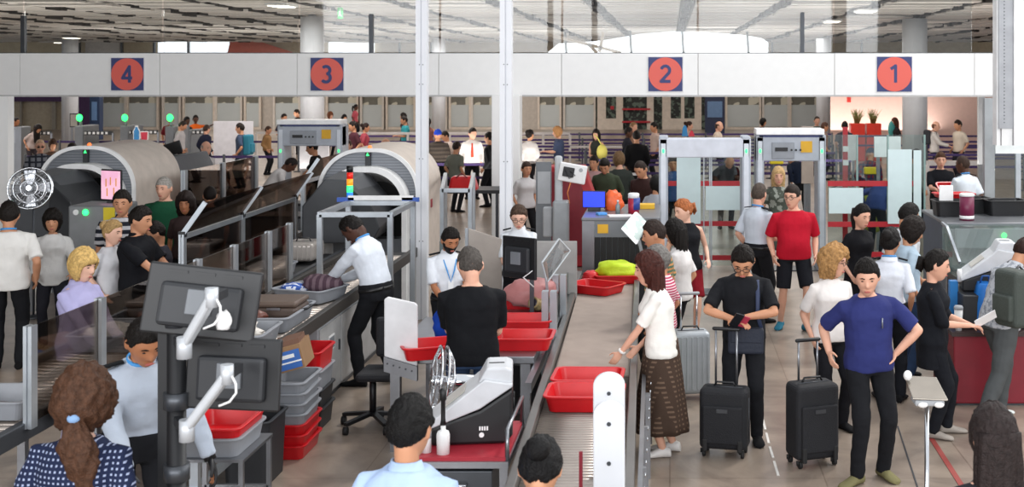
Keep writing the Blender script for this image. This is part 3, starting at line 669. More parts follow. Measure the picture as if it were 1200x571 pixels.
# header beam with its lane numbers
SB = 60.0; YB = F/SB
hb = mat('header_white', '#f5f5f4', .4, var=.015)
cuts = [-260, -80, 23, 187, 348, 514, 658, 818, 978, 1142, 1166]
for a, b_ in zip(cuts, cuts[1:]):
    g = MB(); g.span(((a-CX)/SB+.004, YB, fz(111.5, SB)), ((b_-CX)/SB-.004, YB+.35, fz(62.5, SB))); sbuild(g, 'header_beam', hb, bevel=.006)
g = MB(); g.span(((-260-CX)/SB, YB-.02, fz(113.5, SB)), ((1166-CX)/SB, YB+.4, fz(111.5, SB))); sbuild(g, 'trim_1', mat('header_edge', '#bdbcbc', .5))
g = MB(); g.span(((-260-CX)/SB, YB+.05, fz(62.5, SB)), ((1166-CX)/SB, YB+.3, fz(61.5, SB))); sbuild(g, 'trim_9', dsteel)
coral = mat('coral_disc', '#e8685c', .55, var=.01); nav = mat('sign_navy', '#3a4478', .55, var=.01)
def numeral(n_, X, Y, Z, r):
    def arc(cx, cz, rx, rz_, a0, a1, n=14): return [(cx+rx*math.cos(math.radians(a0+(a1-a0)*i/n)), cz+rz_*math.sin(math.radians(a0+(a1-a0)*i/n))) for i in range(n+1)]
    st = {'1': [[(-.075, .10), (.02, .165), (.02, -.165)]], '2': [arc(-.0, .075, .082, .085, 160, -35)+[(-.085, -.14), (.10, -.14)]],
          '3': [arc(-.015, .078, .075, .075, 140, -80), arc(-.015, -.068, .085, .085, 80, -145)], '4': [[(.045, -.165), (.045, .15), (-.09, -.075), (.10, -.075)]]}[n_]
    g = MB(); w_ = .03
    e = 0
    for pl in st:
        for a, b_ in zip(pl, pl[1:]): e += .0003; g.prism(seg2(X, Y-e, Z, a, b_, w_), (0, .008, 0))
        for a in pl[1:-1]: e += .0003; g.cyl((X+a[0], Y-e, Z+a[1]), (X+a[0], Y-e+.008, Z+a[1]), w_, n=12)
    g.build('numeral', nav, r)
def seg2(X, Y, Z, a, b_, w_):
    dx, dz = b_[0]-a[0], b_[1]-a[1]; L = math.hypot(dx, dz); nx, nz = -dz/L*w_, dx/L*w_
    return [(X+a[0]+nx, Y, Z+a[1]+nz), (X+b_[0]+nx, Y, Z+b_[1]+nz), (X+b_[0]-nx, Y, Z+b_[1]-nz), (X+a[0]-nx, Y, Z+a[1]-nz)]
for px, n_, sz in ((149.7, '4', 38), (383.5, '3', 38.5), (779.8, '2', 40), (1048, '1', 41)):
    h = sz/2/SB; X = (px-CX)/SB; Z = fz(87, SB)
    r = thing('lane_number_sign', {'4': 'coral disc sign reading 4 on the header, above the large left scanner', '3': 'coral disc sign reading 3 on the header, below the thick round column', '2': 'coral disc sign reading 2, above the plain pale walk-through gate', '1': 'coral disc sign reading 1, above the orange planters'}[n_], 'sign', (X, YB, Z))
    g = MB(); g.span((X-h-.02, YB-.012, Z-h-.02), (X+h+.02, YB, Z+h+.02)); g.build('border', white, r)
    g = MB(); g.span((X-h, YB-.02, Z-h), (X+h, YB-.012, Z+h)); g.build('square', nav, r)
    g = MB(); g.cyl((X, YB-.028, Z), (X, YB-.02, Z), h*.985, n=48); g.build('disc', coral, r)
    numeral(n_, X, YB-.03, Z, r)
# tall glass above the header with thin dark mullions
for a, b_ in ((-200, 23), (23, 187), (187, 348), (348, 514), (514, 658), (658, 818), (818, 978), (978, 1142)):
    g = MB(); g.span(((a-CX)/SB+.02, YB+.15, fz(61, SB)), ((b_-CX)/SB-.02, YB+.165, ch-.1)); sbuild(g, 'window_5', glass('upper_glass', '#f4f6f6', .02))
for px, t in ((23, 18), (433, 16), (941, 14)): g = MB(); g.span(((px-2.3-CX)/SB, YB+.1, fz(62, SB)), ((px+2.3-CX)/SB, YB+.2, fz(t, SB))); sbuild(g, 'trim_10', dsteel)
# white aluminium posts standing in front of the header
def post(px0, px1, s, name='column'):
    X0, X1, Y = (px0-CX)/s, (px1-CX)/s, F/s; wm = mat('post_white', '#dfe1e6', .4, var=.02)
    g = MB(); mid = (X0+X1)/2; g.span((X0, Y, 0), (mid-.008, Y+.14, 5.6)); g.span((mid+.008, Y, 0), (X1, Y+.14, 5.6)); g.span((X0+.01, Y+.02, 0), (X1-.01, Y+.12, 5.6))
    g.m = 1
    for z in (1.0, 2.05, 3.25, 3.0): 
        for q in (-.022, .022): g.cyl((mid+q, Y-.004, z), (mid+q, Y+.004, z), .007, n=8)
    sbuild(g, name, [wm, dsteel])
post(487, 500, 92); post(585.5, 599.5, 95)
X0, X1, Y = (576-CX)/62, (609-CX)/62, F/62
g = MB(); g.span((X0, Y, 0), (X1, Y+.4, 2.72)); sbuild(g, 'column', hb, bevel=.01)
g = MB(); g.span((-805/70, F/70, 0), (-776/70, F/70+.2, 2.75)); sbuild(g, 'column', hb)
# right-hand mast and glass wall
s = 90; X0, Y = (1168-CX)/s, F/s
g = MB(); g.span((X0, Y, 2.2), (X0+.05, Y+.2, 5.4)); g.span((X0+.06, Y-.02, 2.2), (X0+.2, Y+.2, 5.4)); g.m = 1; g.span((X0+.02, Y-.03, 2.42), (X0+.3, Y+.0, 5.4)); g.m = 0; g.span((X0+.21, Y-.06, 2.2), (X0+.36, Y+.2, 5.4))
g.m = 2
for k in range(60): g.cyl((X0+.09, Y-.036, 2.5+k*.045), (X0+.09, Y-.029, 2.5+k*.045), .008, n=6)
sbuild(g, 'column', [white, mat('perforated_grey', '#9a9ca0', .4, .5), dsteel])
g = MB(); g.span(((1154-CX)/70, F/70, 0), ((1166-CX)/70, F/70+.15, 2.72)); sbuild(g, 'column', mat('post_grey', '#9da2a6', .4))
g = MB(); g.span(((1147-CX)/48, F/48, 0), ((1154-CX)/48, F/48+.15, 2.75)); sbuild(g, 'column', mat('post_grey2', '#8f9194', .4))
g = MB(); g.span(((1166-CX)/84, F/84, .1), ((1300-CX)/84, F/84+.02, 2.42)); sbuild(g, 'window_6', gclear)
g = MB(); g.span(((1166-CX)/84, F/84-.03, 2.02), ((1300-CX)/84, F/84, 2.42)); sbuild(g, 'trim_11', mat('milky_panel', '#e3eaea', .3))  # white strip standing in for glare on the glass
g = MB(); g.span(((1190-CX)/84, F/84-.02, 0), ((1196-CX)/84, F/84+.04, 2.4)); sbuild(g, 'trim_12', alu)
# floor markings
mk = mat('floor_mark_white', '#e4e0da', .6)
for a, b_ in (((894, 492), (897, 504)), ((898, 508), (901, 520)), ((902, 524), (906, 537)), ((907, 541), (912, 558))):
    g = MB(); A, Bq = at(*a), at(*b_); g.bar((A.x, A.y, .003), (Bq.x, Bq.y, .003), .02, .004); sbuild(g, 'floor_marking', mk)
g = MB(); A, Bq = at(1090, 512), at(1140, 590); g.bar((A.x, A.y, .003), (Bq.x, Bq.y, .003), .045, .004); sbuild(g, 'floor_marking', mat('floor_mark_red', '#8f3a34', .6))
g = MB(); A, Bq = at(1052, 500), at(1075, 571); g.bar((A.x, A.y, .003), (Bq.x, Bq.y, .003), .012, .004); sbuild(g, 'floor_marking', dsteel)
# queue barriers in rows of purple tape
tape = mat('purple_tape', '#3a2560', .6); tapeb = mat('navy_tape', '#272b58', .6); railm = mat('queue_rail_white', '#cfcac8', .5)
def barrier_row(s, x0, x1, z=.95, n=2, m=tape, lbl='retractable barrier row of dark purple tape across the queue area', step=70):
    Y = F/s; X0, X1 = (x0-CX)/s, (x1-CX)/s
    r = thing('queue_barrier', lbl, 'barrier', ((X0+X1)/2, Y, 0), 0, 'queue barriers at the back of the hall')
    for i in range(n): g = MB(); g.span((X0, Y-.01, z-.03-i*.32), (X1, Y+.01, z+.035-i*.32)); g.build('tape', m, r)
    k = max(2, int((x1-x0)/step)+1)
    for i in range(k):
        X = X0+(X1-X0)*i/(k-1); g = MB(); g.lathe([(.17, 0), (.17, .02), (.035, .04), (.035, z+.05), (.02, z+.07)], (X, Y, 0), 12); g.build('post', dsteel, r)
for s, x0, x1, n_ in ((33, 605, 975, 2), (36, 610, 972, 2), (39.5, 615, 976, 2), (43, 612, 980, 2), (47, 700, 1000, 2), (34, 980, 1200, 2), (37, 1084, 1200, 2), (40, 1086, 1200, 2), (44, 1086, 1200, 2), (34, 380, 576, 2), (37, 400, 576, 2), (43.3, 395, 576, 2), (49, 400, 576, 2), (45, 30, 340, 1), (37, 0, 350, 1), (52, 130, 250, 1)):
    barrier_row(s, x0, x1, n=n_)
def rail(s, x0, x1, z, m=railm, lbl='white tubular rail fence in front of the queue', gap=60, th=.05):
    Y = F/s; X0, X1 = (x0-CX)/s, (x1-CX)/s; r = thing('rail_fence', lbl, 'fence', ((X0+X1)/2, Y, 0))
    g = MB(); g.span((X0, Y-th/2, z-th), (X1, Y+th/2, z)); g.build('top_rail', m, r)
    k = max(2, int((x1-x0)/gap)+1)
    for i in range(k): X = X0+(X1-X0)*i/(k-1); g = MB(); g.box((X, Y, (z-th)/2), (th, th, z-th)); g.build('post', m, r)
rail(58, 627, 752, 1.12, lbl='white rail fence behind the red curved counter, nearest to it'); rail(37.6, 605, 668, 1.28, gap=30, lbl='white rail at back left of the purple queue tapes', th=.07)
rail(42, 668, 752, 1.1, gap=40, lbl='white rail behind the person with the yellow bag'); rail(36, 380, 576, 1.2, gap=46, th=.07, lbl='long white rail behind the round scanner')
rail(62, 18, 60, .9, gap=40, lbl='white rail stub left of person in plaid shirt'); rail(45, 1086, 1150, .85, gap=60, lbl='white rail below the two people in light shirts', th=.12)
rail(36, 300, 345, 1.22, gap=44, th=.07, lbl='short white rail left of the left walk-through gate')
# retractable tape with white dashes at left
for s, x0, x1, py in ((38, 40, 60, 156), (38, 98, 132, 156), (38, 150, 185, 155), (38, 205, 240, 155)):
    r = thing('dashed_barrier', 'dark tape with white dashes between the automatic gates', 'barrier', ((x0+x1-2*CX)/2/s, F/s, 0), 0, 'dashed barriers at the automatic gates'); z = fz(py, s)
    g = MB(); g.span(((x0-CX)/s, F/s, z-.06), ((x1-CX)/s, F/s+.02, z+.06)); g.build('tape', dgrey, r)
    for k in range(int((x1-x0)/5)): X = (x0+2+k*5-CX)/s; g = MB(); g.box((X, F/s-.01, z), (.07, .01, .07)); g.build('white_dash', white, r)
    for xx in (x0, x1): g = MB(); g.box(((xx-CX)/s, F/s+.02, z/2), (.05, .05, z)); g.build('post', steel, r)
# automatic gates with status lamps
for i, (px, py, s, colr) in enumerate(((94, 138, 38, 'g'), (147, 138, 38, 'g'), (200, 138, 40, 'g'), (12, 140, 38, 'r'), (220, 143, 38, 'n'))):
    r = thing('boarding_gate', ['grey automatic gate with green lamp beside the left column', 'grey automatic gate with green lamp behind the large scanner', 'grey automatic gate with green lamp beside the person in grey tee', 'grey automatic gate with red lamp at the far left', 'grey automatic gate without lamp, left of white panel'][i], 'gate', ((px-CX)/s, F/s, 0))
    X, Y, z = (px-CX)/s, F/s, fz(py, s)
    g = MB(); g.span((X-.13, Y-.1, 0), (X+.13, Y+1.0, z-.25)); g.span((X-.05, Y, z-.25), (X+.05, Y+.06, z-.1)); g.build('cabinet', mgrey, r, bevel=.03)
    if colr != 'n': g = MB(); g.ell((X, Y-.05, z), (.1, .05, .11), 12); g.build('status_lamp', green_l if colr == 'g' else mat('red_lamp', '#ff2a22', .5, emit=2.5), r)
# notice frame on the column, exit sign, red extinguisher sign
def board(px0, py0, px1, py1, s, name, label, cat, m, border=None, th=.03, stand=False):
    X0, X1, Z0, Z1, Y = (px0-CX)/s, (px1-CX)/s, fz(py1, s), fz(py0, s), F/s
    r = thing(name, label, cat, ((X0+X1)/2, Y, 0 if stand else Z0)); b = .04 if border else 0
    g = MB(); g.span((X0, Y-th, Z0), (X1, Y, Z1)); g.build('panel' if not border else 'frame', border or m, r, bevel=.005)
    if border: g = MB(); g.span((X0+b, Y-th-.01, Z0+b), (X1-b, Y-th, Z1-b)); g.build('face', m, r)
    if stand:
        for X in (X0+.08, X1-.08): g = MB(); g.span((X-.03, Y, 0), (X+.03, Y+.05, Z1-.1)); g.build('leg', steel, r)
    return r
board(82, 133, 92, 149, 27.5, 'notice_frame', 'dark framed notice on thin stand before the left round column', 'notice', mat('paper', '#c7c2ba', .7), dgrey, stand=True)
r = board(396, 9, 402, 22, 46, 'exit_sign', 'green running figure exit sign hung under the ceiling', 'sign', mat('exit_green', '#1f9a4a', .5, emit=.6))
g = MB(); q = ps(399, 46, fz(15, 46)); g.ell((q.x+.01, q.y-.05, q.z+.08), (.02, .01, .02), 8); g.bar((q.x, q.y-.045, q.z+.05), (q.x-.01, q.y-.045, q.z-.03), .03, .01); g.bar((q.x, q.y-.045, q.z-.03), (q.x+.04, q.y-.045, q.z-.1), .02, .01); g.bar((q.x, q.y-.045, q.z-.03), (q.x-.04, q.y-.045, q.z-.09), .02, .01); g.build('running_figure', white, r)
g = MB(); g.bar((q.x, q.y, q.z+.14), (q.x, q.y, ch), .015); g.build('hanger', dsteel, r)
board(992.5, 114, 997, 120, 30.0, 'fire_sign', 'small red fire sign on the pink wall', 'sign', mat('fire_red', '#d2362e', .5))
# red planters with tufted grass
for i, (a, b_) in enumerate(((997, 1014), (1016, 1033))):
    s = 33; X0, X1, Y = (a-CX)/s, (b_-CX)/s, F/s; zt = fz(145, s)
    r = thing('planter', ['orange red planter with tufted grass, nearer the grey column', 'orange red planter with tufted grass, nearer the person in teal'][i], 'planter', ((X0+X1)/2, Y, 0))
    g = MB(); g.span((X0, Y, .0), (X1, Y+.5, zt)); g.build('box', mat('planter_red', '#e0331c', .4), r, bevel=.02)
    g = MB(); rr = random.Random(i)
    for k in range(70):
        cx = (X0+X1)/2+rr.uniform(-.08, .08); a_ = rr.uniform(0, 2*PI); L = rr.uniform(.25, .55); sp_ = rr.uniform(.03, .28)
        g.tube([(cx, Y+.25, zt-.02), (cx+math.cos(a_)*sp_*.4, Y+.25+math.sin(a_)*sp_*.4, zt+L*.6), (cx+math.cos(a_)*sp_, Y+.25+math.sin(a_)*sp_, zt+L)], [.012, .009, .002], 4)
    g.build('grass_tuft', mat('dry_grass', '#8a8a52', .8, var=.3), r)
# white free-standing panel behind the person with the teal backpack; second behind the left gate
board(251, 142, 297, 192, 41.5, 'white_screen_panel', 'large white free-standing panel behind person with teal backpack', 'panel', mat('panel_white', '#cfcdd2', .6), None, .06, True)
board(352, 160, 386, 200, 50, 'white_screen_panel', 'white panel seen through the left walk-through gate', 'panel', mat('panel_white', '#cfcdd2', .6), None, .06, True)
board(939, 148, 953, 215, 62, 'beige_display_board', 'tall beige display board beside a red edge strip', 'panel', mat('beige_board', '#a99a8e', .6), None, .06, True)
board(987, 158, 1004, 188, 52, 'white_display_board', 'small bright white board behind the glass partition', 'panel', mat('bright_board', '#f4f6f8', .4), None, .06, True)
board(1024, 160, 1055, 184, 66, 'white_display_board', 'wide bright white board above the traveller behind the glass', 'panel', mat('bright_board', '#f4f6f8', .4), None, .06, True)
# ------------------------------------------------------------------ security lanes: scanners, conveyors, tables, screens
def archprof(w, H, r=.62, n=14, z0=0.0, ex=2.4):
    p = [(-w/2, z0)]; R = min(r, w/2-.02)
    for i in range(n+1):
        t = PI-PI/2*i/n; p.append((-w/2+R+R*math.cos(t)*1, H-R+R*math.sin(t)))
    for i in range(n+1):
        t = PI/2-PI/2*i/n; p.append((w/2-R+R*math.cos(t), H-R+R*math.sin(t)))
    p.append((w/2, z0)); return p
def scanner(cx, Yf, label, w_=1.4, H=2.1, D=1.65, hoods=True):
    r = thing('baggage_scanner', label, 'x-ray scanner', (cx, Yf, 0))
    o = archprof(w_, H, .6); i_ = archprof(w_-.08, H-.05, .57); q = archprof(w_-.24, H-.24, .5, z0=0); iq = archprof(w_-.36, H-.31, .45, z0=0); inn = archprof(w_-.62, H-.5, .35)
    def ring(mb, A, ya, Bq, yb):
        n = len(A); vs = [(cx+a, ya, z) for a, z in A]+[(cx+a, yb, z) for a, z in Bq]
        mb.add(vs, [(j, j+1, n+j+1, n+j) for j in range(n-1)], True)
    g = MB(); ring(g, o, Yf+D, o, Yf+.03)
    g.add([(cx+a, Yf+D, z) for a, z in o], [tuple(range(len(o)))]); g.build('housing', beige, r)
    g = MB(); ring(g, o, Yf+.03, o, Yf-.02); ring(g, o, Yf-.02, i_, Yf-.02); ring(g, i_, Yf-.02, i_, Yf+.05); g.build('white_rim', white, r)
    pm = mat('scanner_front', '#73777e', .4, .2, pat='stripe', c2='#5f6369', psc=160)
    g = MB(); ring(g, i_, Yf+.03, q, Yf+.02); g.build('front_panel', pm, r)
    g = MB(); ring(g, q, Yf+.03, q, Yf-.25); ring(g, q, Yf-.25, iq, Yf-.27); ring(g, iq, Yf-.27, inn, Yf+.5); g.build('tunnel_rim', white, r)
    g = MB(); g.add([(cx+a, Yf+.5, z) for a, z in inn], [tuple(range(len(inn)))]); g.build('tunnel_curtain', rubber, r)
    g = MB(); g.box((cx, Yf-.005, H-.145), (.07, .05, .19)); st = g.build('status_strip', dgrey, r)
    g = MB(); g.prism([(cx-.02, Yf-.035, H-.1), (cx+.02, Yf-.035, H-.1), (cx, Yf-.035, H-.06)], (0, .01, 0)); g.build('green_arrow', green_l, st)
    g = MB(); g.box((cx+w_/2+.003, Yf+.9, 1.25), (.006, .12, .12)); g.build('round_emblem', mat('emblem_red', '#9c2f3c', .5), r)
    g = MB(); g.ell((cx, Yf+.1, H+.01), (.03, .03, .03), 10); g.build('warning_lamp', mat('amber_lamp', '#ff7a3c', .4, emit=1), r)
    if hoods:
        hm = mat('hood_dark', '#45474b', .5); x0 = cx-.62
        A = [(x0, .95), (x0, 1.45), (x0+.3, 1.82), (x0+.62, 1.80), (x0+.88, 1.5), (x0+.88, .95)]
        g = MB(); fr = [(a, Yf-1.0, z*.97) for a, z in A]; bk = [(a, Yf-.05, z) for a, z in A]; g.loft([fr, bk], smooth=False); g.build('inlet_hood', hm, r, bevel=.02)
        g = MB(); B_ = [(x0+.62, 1.76), (x0+.9, 1.5), (x0+1.0, 1.2), (x0+.9, 1.0), (x0+.6, 1.0)]
        g.loft([[(a+.05, Yf-1.15, z*.95) for a, z in B_], [(a, Yf-.1, z) for a, z in B_]], smooth=False); g.build('inlet_flap', dgrey, r, bevel=.015)
    g = MB(); g.span((cx-w_/2+.06, Yf-.02, 0), (cx+w_/2-.06, Yf+.3, .85)); g.build('base_panel', mgrey, r)
    return r
scanner(-4.17, 17.1, 'large round-topped beige baggage scanner under the lane 3 sign')
scanner(-8.35, 17.7, 'large round-topped beige baggage scanner behind the chrome fan and pink monitor')
def conveyor(x0, x1, y0, y1, z, label, roll=None, rail=steel, beltm=None, legs=True, dirx=(0, 0), rough=False, step=.12, sidecol=dsteel):
    # from (x0..x1) at y0 to the same width shifted by dirx at y1
    r = thing('roller_conveyor' if roll else 'belt_conveyor', label, 'conveyor', ((x0+x1)/2, y0, 0)); dx = dirx[0]
    bm = beltm or mat('belt_dark', '#2a2a2c', .6)
    def X(x, y): return x+dx*(y-y0)/(y1-y0)
    g = MB(); g.prism([(x0, y0, z-.05), (x1, y0, z-.05), (x1+dx, y1, z-.05), (x0+dx, y1, z-.05)], (0, 0, .03)); g.build('bed', bm, r)
    if roll:
        n = min(95, int((roll[1]-roll[0])/step))
        g0 = None
        for i in range(n):
            y = roll[0]+(i+.5)*(roll[1]-roll[0])/n; g = MB(); g.cyl((X(x0, y), y, z-.02), (X(x1, y), y, z-.02), min(.025, step*.38), n=10); g.build('roller', mat('roller_metal', '#a89e96', .3, .6), r)
    for xx in (x0-.035, x1+.035):
        g = MB(); g.bar((xx, y0, z), (xx+dx, y1, z), .06, .12); g.build('side_rail', sidecol, r, bevel=.008)
    if legs:
        for y in np.linspace(y0+.2, y1-.2, max(2, int((y1-y0)/1.6)+1)):
            for xx in (x0, x1): g = MB(); g.box((X(xx, y), y, (z-.06)/2), (.05, .05, z-.06)); g.build('leg', steel, r)
    return r
# --- lane 3: the search side (right of the screens) and the loading side (left)
rr_ = random.Random(3)
conveyor(-4.02, -3.28, 8.2, 15.9, .86, 'dark roller conveyor with grey trays ahead of the lane 3 scanner', roll=(8.2, 15.5), step=.1, legs=False, sidecol=mat('rail_dark', '#35322f', .5))
conveyor(-4.66, -4.2, 6.3, 15.9, .84, 'narrow loading conveyor left of the low glass screen', roll=(6.4, 14.0), step=.1)
def cabinet(x0, x1, y0, y1, z, label, group=None, side=1):
    r = thing('equipment_cabinet', label, 'cabinet', ((x0+x1)/2, y0, 0), 0, group)
    g = MB(); g.span((x0, y0, .06), (x1, y1, z)); g.build('body', lgrey, r, bevel=.01); g = MB(); g.span((x0+.03, y0+.02, 0), (x1-.03, y1-.02, .06)); g.build('plinth', dsteel, r)
    n = 2
    for i in range(n):
        a = y0+(y1-y0)*i/n+.02; b = y0+(y1-y0)*(i+1)/n-.02; g = MB(); g.span((x1, a, .09), (x1+.015, b, z-.03)); d_ = g.build('door', mat('door_grey', '#b2b2b2', .4, .2), r, bevel=.004)
        g = MB(); g.span((x1+.015, b-.08, z*.55), (x1+.03, b-.06, z*.68)); g.build('handle', dsteel, d_)
    g = MB(); g.span((x1+.015, y0+.3, z*.62), (x1+.02, y0+.5, z*.8)); g.build('notice', mat('notice_grey', '#d7d7d7', .5), r)
    g = MB(); g.span((x1+.02, y0+.32, z*.64), (x1+.023, y0+.48, z*.78)); g.build('notice_print', mgrey, r)
    return r
cabinet(-3.95, -3.27, 11.5, 13.0, .78, 'light grey steel cabinet with notice, beside the officer\'s legs')
cabinet(-3.95, -3.27, 13.05, 14.6, .78, 'light grey steel cabinet behind the bending officer in white shirt')
r = thing('conveyor_support', 'open steel frame under the tray conveyor near the tray stacks', 'support frame', (-3.65, 10, 0))
for y in (8.6, 9.8, 11.2):
    for x in (-4.0, -3.3): g = MB(); g.span((x-.03, y-.03, 0), (x+.03, y+.03, .79)); g.build('leg', alu, r)
for x in (-4.0, -3.3): g = MB(); g.bar((x, 8.5, .25), (x, 11.3, .25), .05); g.build('brace', alu, r)
# glass screens with aluminium posts
def screen(X, ys, z0, z1, gm, label, bend=None, zr=None, prof=.055):
    r = thing('glass_screen', label, 'glass screen', (X, ys[0], z0))
    for y in ys:
        g = MB(); g.span((X-prof/2, y-prof*.7, z0), (X-.006, y+prof*.7, z1)); g.span((X+.006, y-prof*.7, z0), (X+prof/2, y+prof*.7, z1)); g.span((X-.01, y-prof*.5, z0), (X+.01, y+prof*.5, z1-.01)); g.build('post', alu, r)
        if bend: g = MB(); g.bar((X, y, z1), (X+bend[0], y+.05, z1+bend[1]), .055, .05); g.build('angled_post', alu, r); g = MB(); g.box((X, y, z1), (.07, .07, .06)); g.build('joint', black, r)
    for a, b_ in zip(ys, ys[1:]):
        g = MB(); g.span((X-.005, a+.04, z0+.03), (X+.005, b_-.04, z1-.01)); g.build('pane', gm, r)
        if bend: g = MB(); g.prism([(X, a+.04, z1), (X, b_-.04, z1), (X+bend[0], b_, z1+bend[1]), (X+bend[0], a+.05, z1+bend[1])], (.008, 0, .003)); g.build('upper_pane', gm, r)
    if bend: g = MB(); g.bar((X, ys[0], z1-.03), (X, ys[-1], z1-.03), .04, .05); g.build('mid_rail', alu, r)
    return r
screen(-4.12, [7.97, 8.95, 10.0, 10.8, 11.7, 12.7, 13.4], .86, 1.52, glass('smoky_glass', '#d2c8c0', .05), 'low row of glass panes with upright aluminium posts beside the trays')
screen(-5.12, [13.0, 14.8, 16.9], 0, 1.45, gbrown, 'tall screen with slanted upper panes left of the lane 3 scanner', bend=(.22, .33))
screen(-7.3, [18.6, 20.2, 21.8], 0, 1.68, gbrown, 'glass fence in front of the seated officers in the middle distance', prof=.07)
screen(-5.6, [18.9, 20.8, 22.2], 0, 1.5, gbrown, 'glass fence between left walk-through gate and lane 3 scanner', bend=(.22, .33))
# aluminium gantry over the conveyor exit
r = thing('gantry_frame', 'aluminium gantry with blue corner clips above the bending officer', 'frame', (-3.4, 14, 0))
zt = 1.6; cs = [(-3.82, 13.5), (-3.05, 13.5), (-3.05, 14.7), (-3.82, 14.7)]
for i in range(4):
    a, b_ = cs[i], cs[(i+1) % 4]; g = MB(); g.bar((*a, zt), (*b_, zt), .055); g.build('top_bar', alu, r)
    g = MB(); g.bar((*a, .0 if a[0] > -3.2 else .88), (*a, zt), .055); g.build('leg', alu, r)
for a in (cs[2], cs[3]): g = MB(); g.box((a[0]-.03, a[1], zt+.04), (.2, .05, .05)); g.build('blue_clip', bluep, r); 
g = MB(); g.bar((-3.82, 14.7, zt+.06), (-3.05, 14.7, zt+.06), .05); g.build('white_tube', white, r)
# signal tower
r = thing('signal_tower', 'stacked red amber green blue signal light before the lane 3 scanner', 'signal light', (-4.02, 15.6, .9)); q = ps(410, 92, 0)
z = 1.18; g = MB(); g.cyl((q.x, q.y, .9), (q.x, q.y, z+.25), .018); g.build('pole', dsteel, r)
z = HC-(233-CY)/92
for i, (nm_, c_, e_) in enumerate((('blue_lens', '#2f7fe0', .5), ('green_lens', '#39ff7a', 1.6), ('amber_lens', '#ff9a28', .7), ('red_lens', '#d8261c', .3))):
    g = MB(); g.cyl((q.x, q.y, z+i*.085), (q.x, q.y, z+i*.085+.08), .04); g.build(nm_, mat(nm_, c_, .3, emit=e_), r)
g = MB(); g.cyl((q.x, q.y, z+.34), (q.x, q.y, z+.42), .042); g.build('cap', black, r)
# trays
def tray_geo(w_, d_, h, t=.012):
    mb = MB(); n = 24
    def rrect(a, b, r, z):
        pts = []
        for cx, cy, a0 in ((a/2-r, b/2-r, 0), (-a/2+r, b/2-r, PI/2), (-a/2+r, -b/2+r, PI), (a/2-r, -b/2+r, 1.5*PI)):
            for i in range(6): u = a0+PI/2*i/5; pts.append((cx+r*math.cos(u), cy+r*math.sin(u), z))
        return pts
    k = .90
    mb.loft([rrect(w_*k, d_*k, .05, 0), rrect(w_, d_, .06, h-.015), rrect(w_+.035, d_+.035, .07, h-.015), rrect(w_+.035, d_+.035, .07, h), rrect(w_-2*t, d_-2*t, .05, h), rrect(w_*k-2*t, d_*k-2*t, .04, t)], smooth=False)
    return mb
def tray(loc, rz, m, label, w_=.55, d_=.42, h=.12, group=None, tilt=0):
    o = tray_geo(w_, d_, h).build('security_tray', m); o.location = loc; o.rotation_euler = (tilt, 0, rz); tag(o, label, 'tray', group)
    b = o.modifiers.new('bevel', 'BEVEL'); b.width = .004; b.segments = 2; b.limit_method = 'ANGLE'
    return o
tray((-3.64, 10.35, .87), .03, grtray, 'grey tray holding crumpled white paper, nearest on the left conveyor', .62, .62, .14)
tray((-3.64, 11.2, .87), .0, grtray, 'grey tray under the dark brown briefcase', .62, .85, .14)
tray((-3.6, 12.4, .88), -.35, grtray, 'tilted grey tray with striped clothes in the officer\'s hands', .58, .5, .13)
tray((-4.5, 8.35, .86), .02, grtray, 'grey tray at the far left edge holding a dark wallet', .5, .5, .13)
tray((-4.5, 14.0, .86), .02, grtray, 'grey tray beyond the low glass screen, before silver case', .42, .55, .12)
def blob(name, label, cat, c, r, m, seed=0, n=20, amp=.25, flat=0, rz=0, group=None):
    rr = random.Random(seed); rings = []; k = 12; M_ = Matrix.Translation(Vector(c)) @ rotz(rz)
    for i in range(k+1):
        a = -PI/2+PI*i/k; ca = max(math.cos(a), .03)**.7; row = []
        for j in range(n):
            t = 2*PI*j/n; v = Vector((math.cos(t)*ca, math.sin(t)*ca, math.sin(a))); f = 1+amp*noise.noise(v*2.3+Vector((seed, 0, 0)))
            p = Vector((v.x*r[0]*f, v.y*r[1]*f, max(v.z*f, -.75)*r[2])); row.append(M_ @ p)
        rings.append(row)
    g = MB(); g.loft(rings); o = g.build(name, m); tag(o, label, cat, group); return o
blob('folded_clothes', 'purple and grey striped clothes bundled in the officer\'s tray', 'clothes', (-3.5, 12.45, 1.02), (.2, .16, .09), cloth('#4c3943', 'vstripe', '#6d5a62', 90), 3)
blob('patterned_scarf', 'blue and white patterned scarf lying in the officer\'s tray', 'scarf', (-3.76, 12.38, .99), (.13, .15, .05), cloth('#3c5ca8', 'blotch', '#d8dce8', 18), 5)
blob('paper_bag', 'crumpled white paper in the nearest grey tray', 'paper', (-3.62, 10.3, .98), (.24, .2, .07), mat('crumpled_paper', '#d8d2ca', .8, bump=.5, bsc=20), 8, amp=.5)
blob('leather_pouch', 'reddish brown leather pouch beside the dark briefcase', 'pouch', (-3.72, 10.92, 1.0), (.16, .07, .06), mat('brown_leather', '#5e2f22', .4), 9)
blob('dark_wallet', 'dark brown wallet in grey tray at far left edge', 'wallet', (-4.5, 8.3, .905), (.14, .06, .03), mat('wallet_brown', '#3b2420', .4), 2)
r = thing('briefcase', 'dark brown briefcase lying on a grey tray', 'briefcase', (-3.62, 11.3, .9))
g = MB(); g.box((-3.6, 11.3, .99), (.5, .42, .1)); g.build('body', mat('case_brown', '#4e4038', .45), r, bevel=.03)
g = MB(); g.box((-3.6, 11.3, 1.065), (.5, .42, .05)); g.build('lid', mat('case_brown2', '#5d4d43', .45), r, bevel=.02)
g = MB(); g.box((-3.55, 11.08, 1.03), (.12, .012, .02)); g.build('clasp', steel, r)
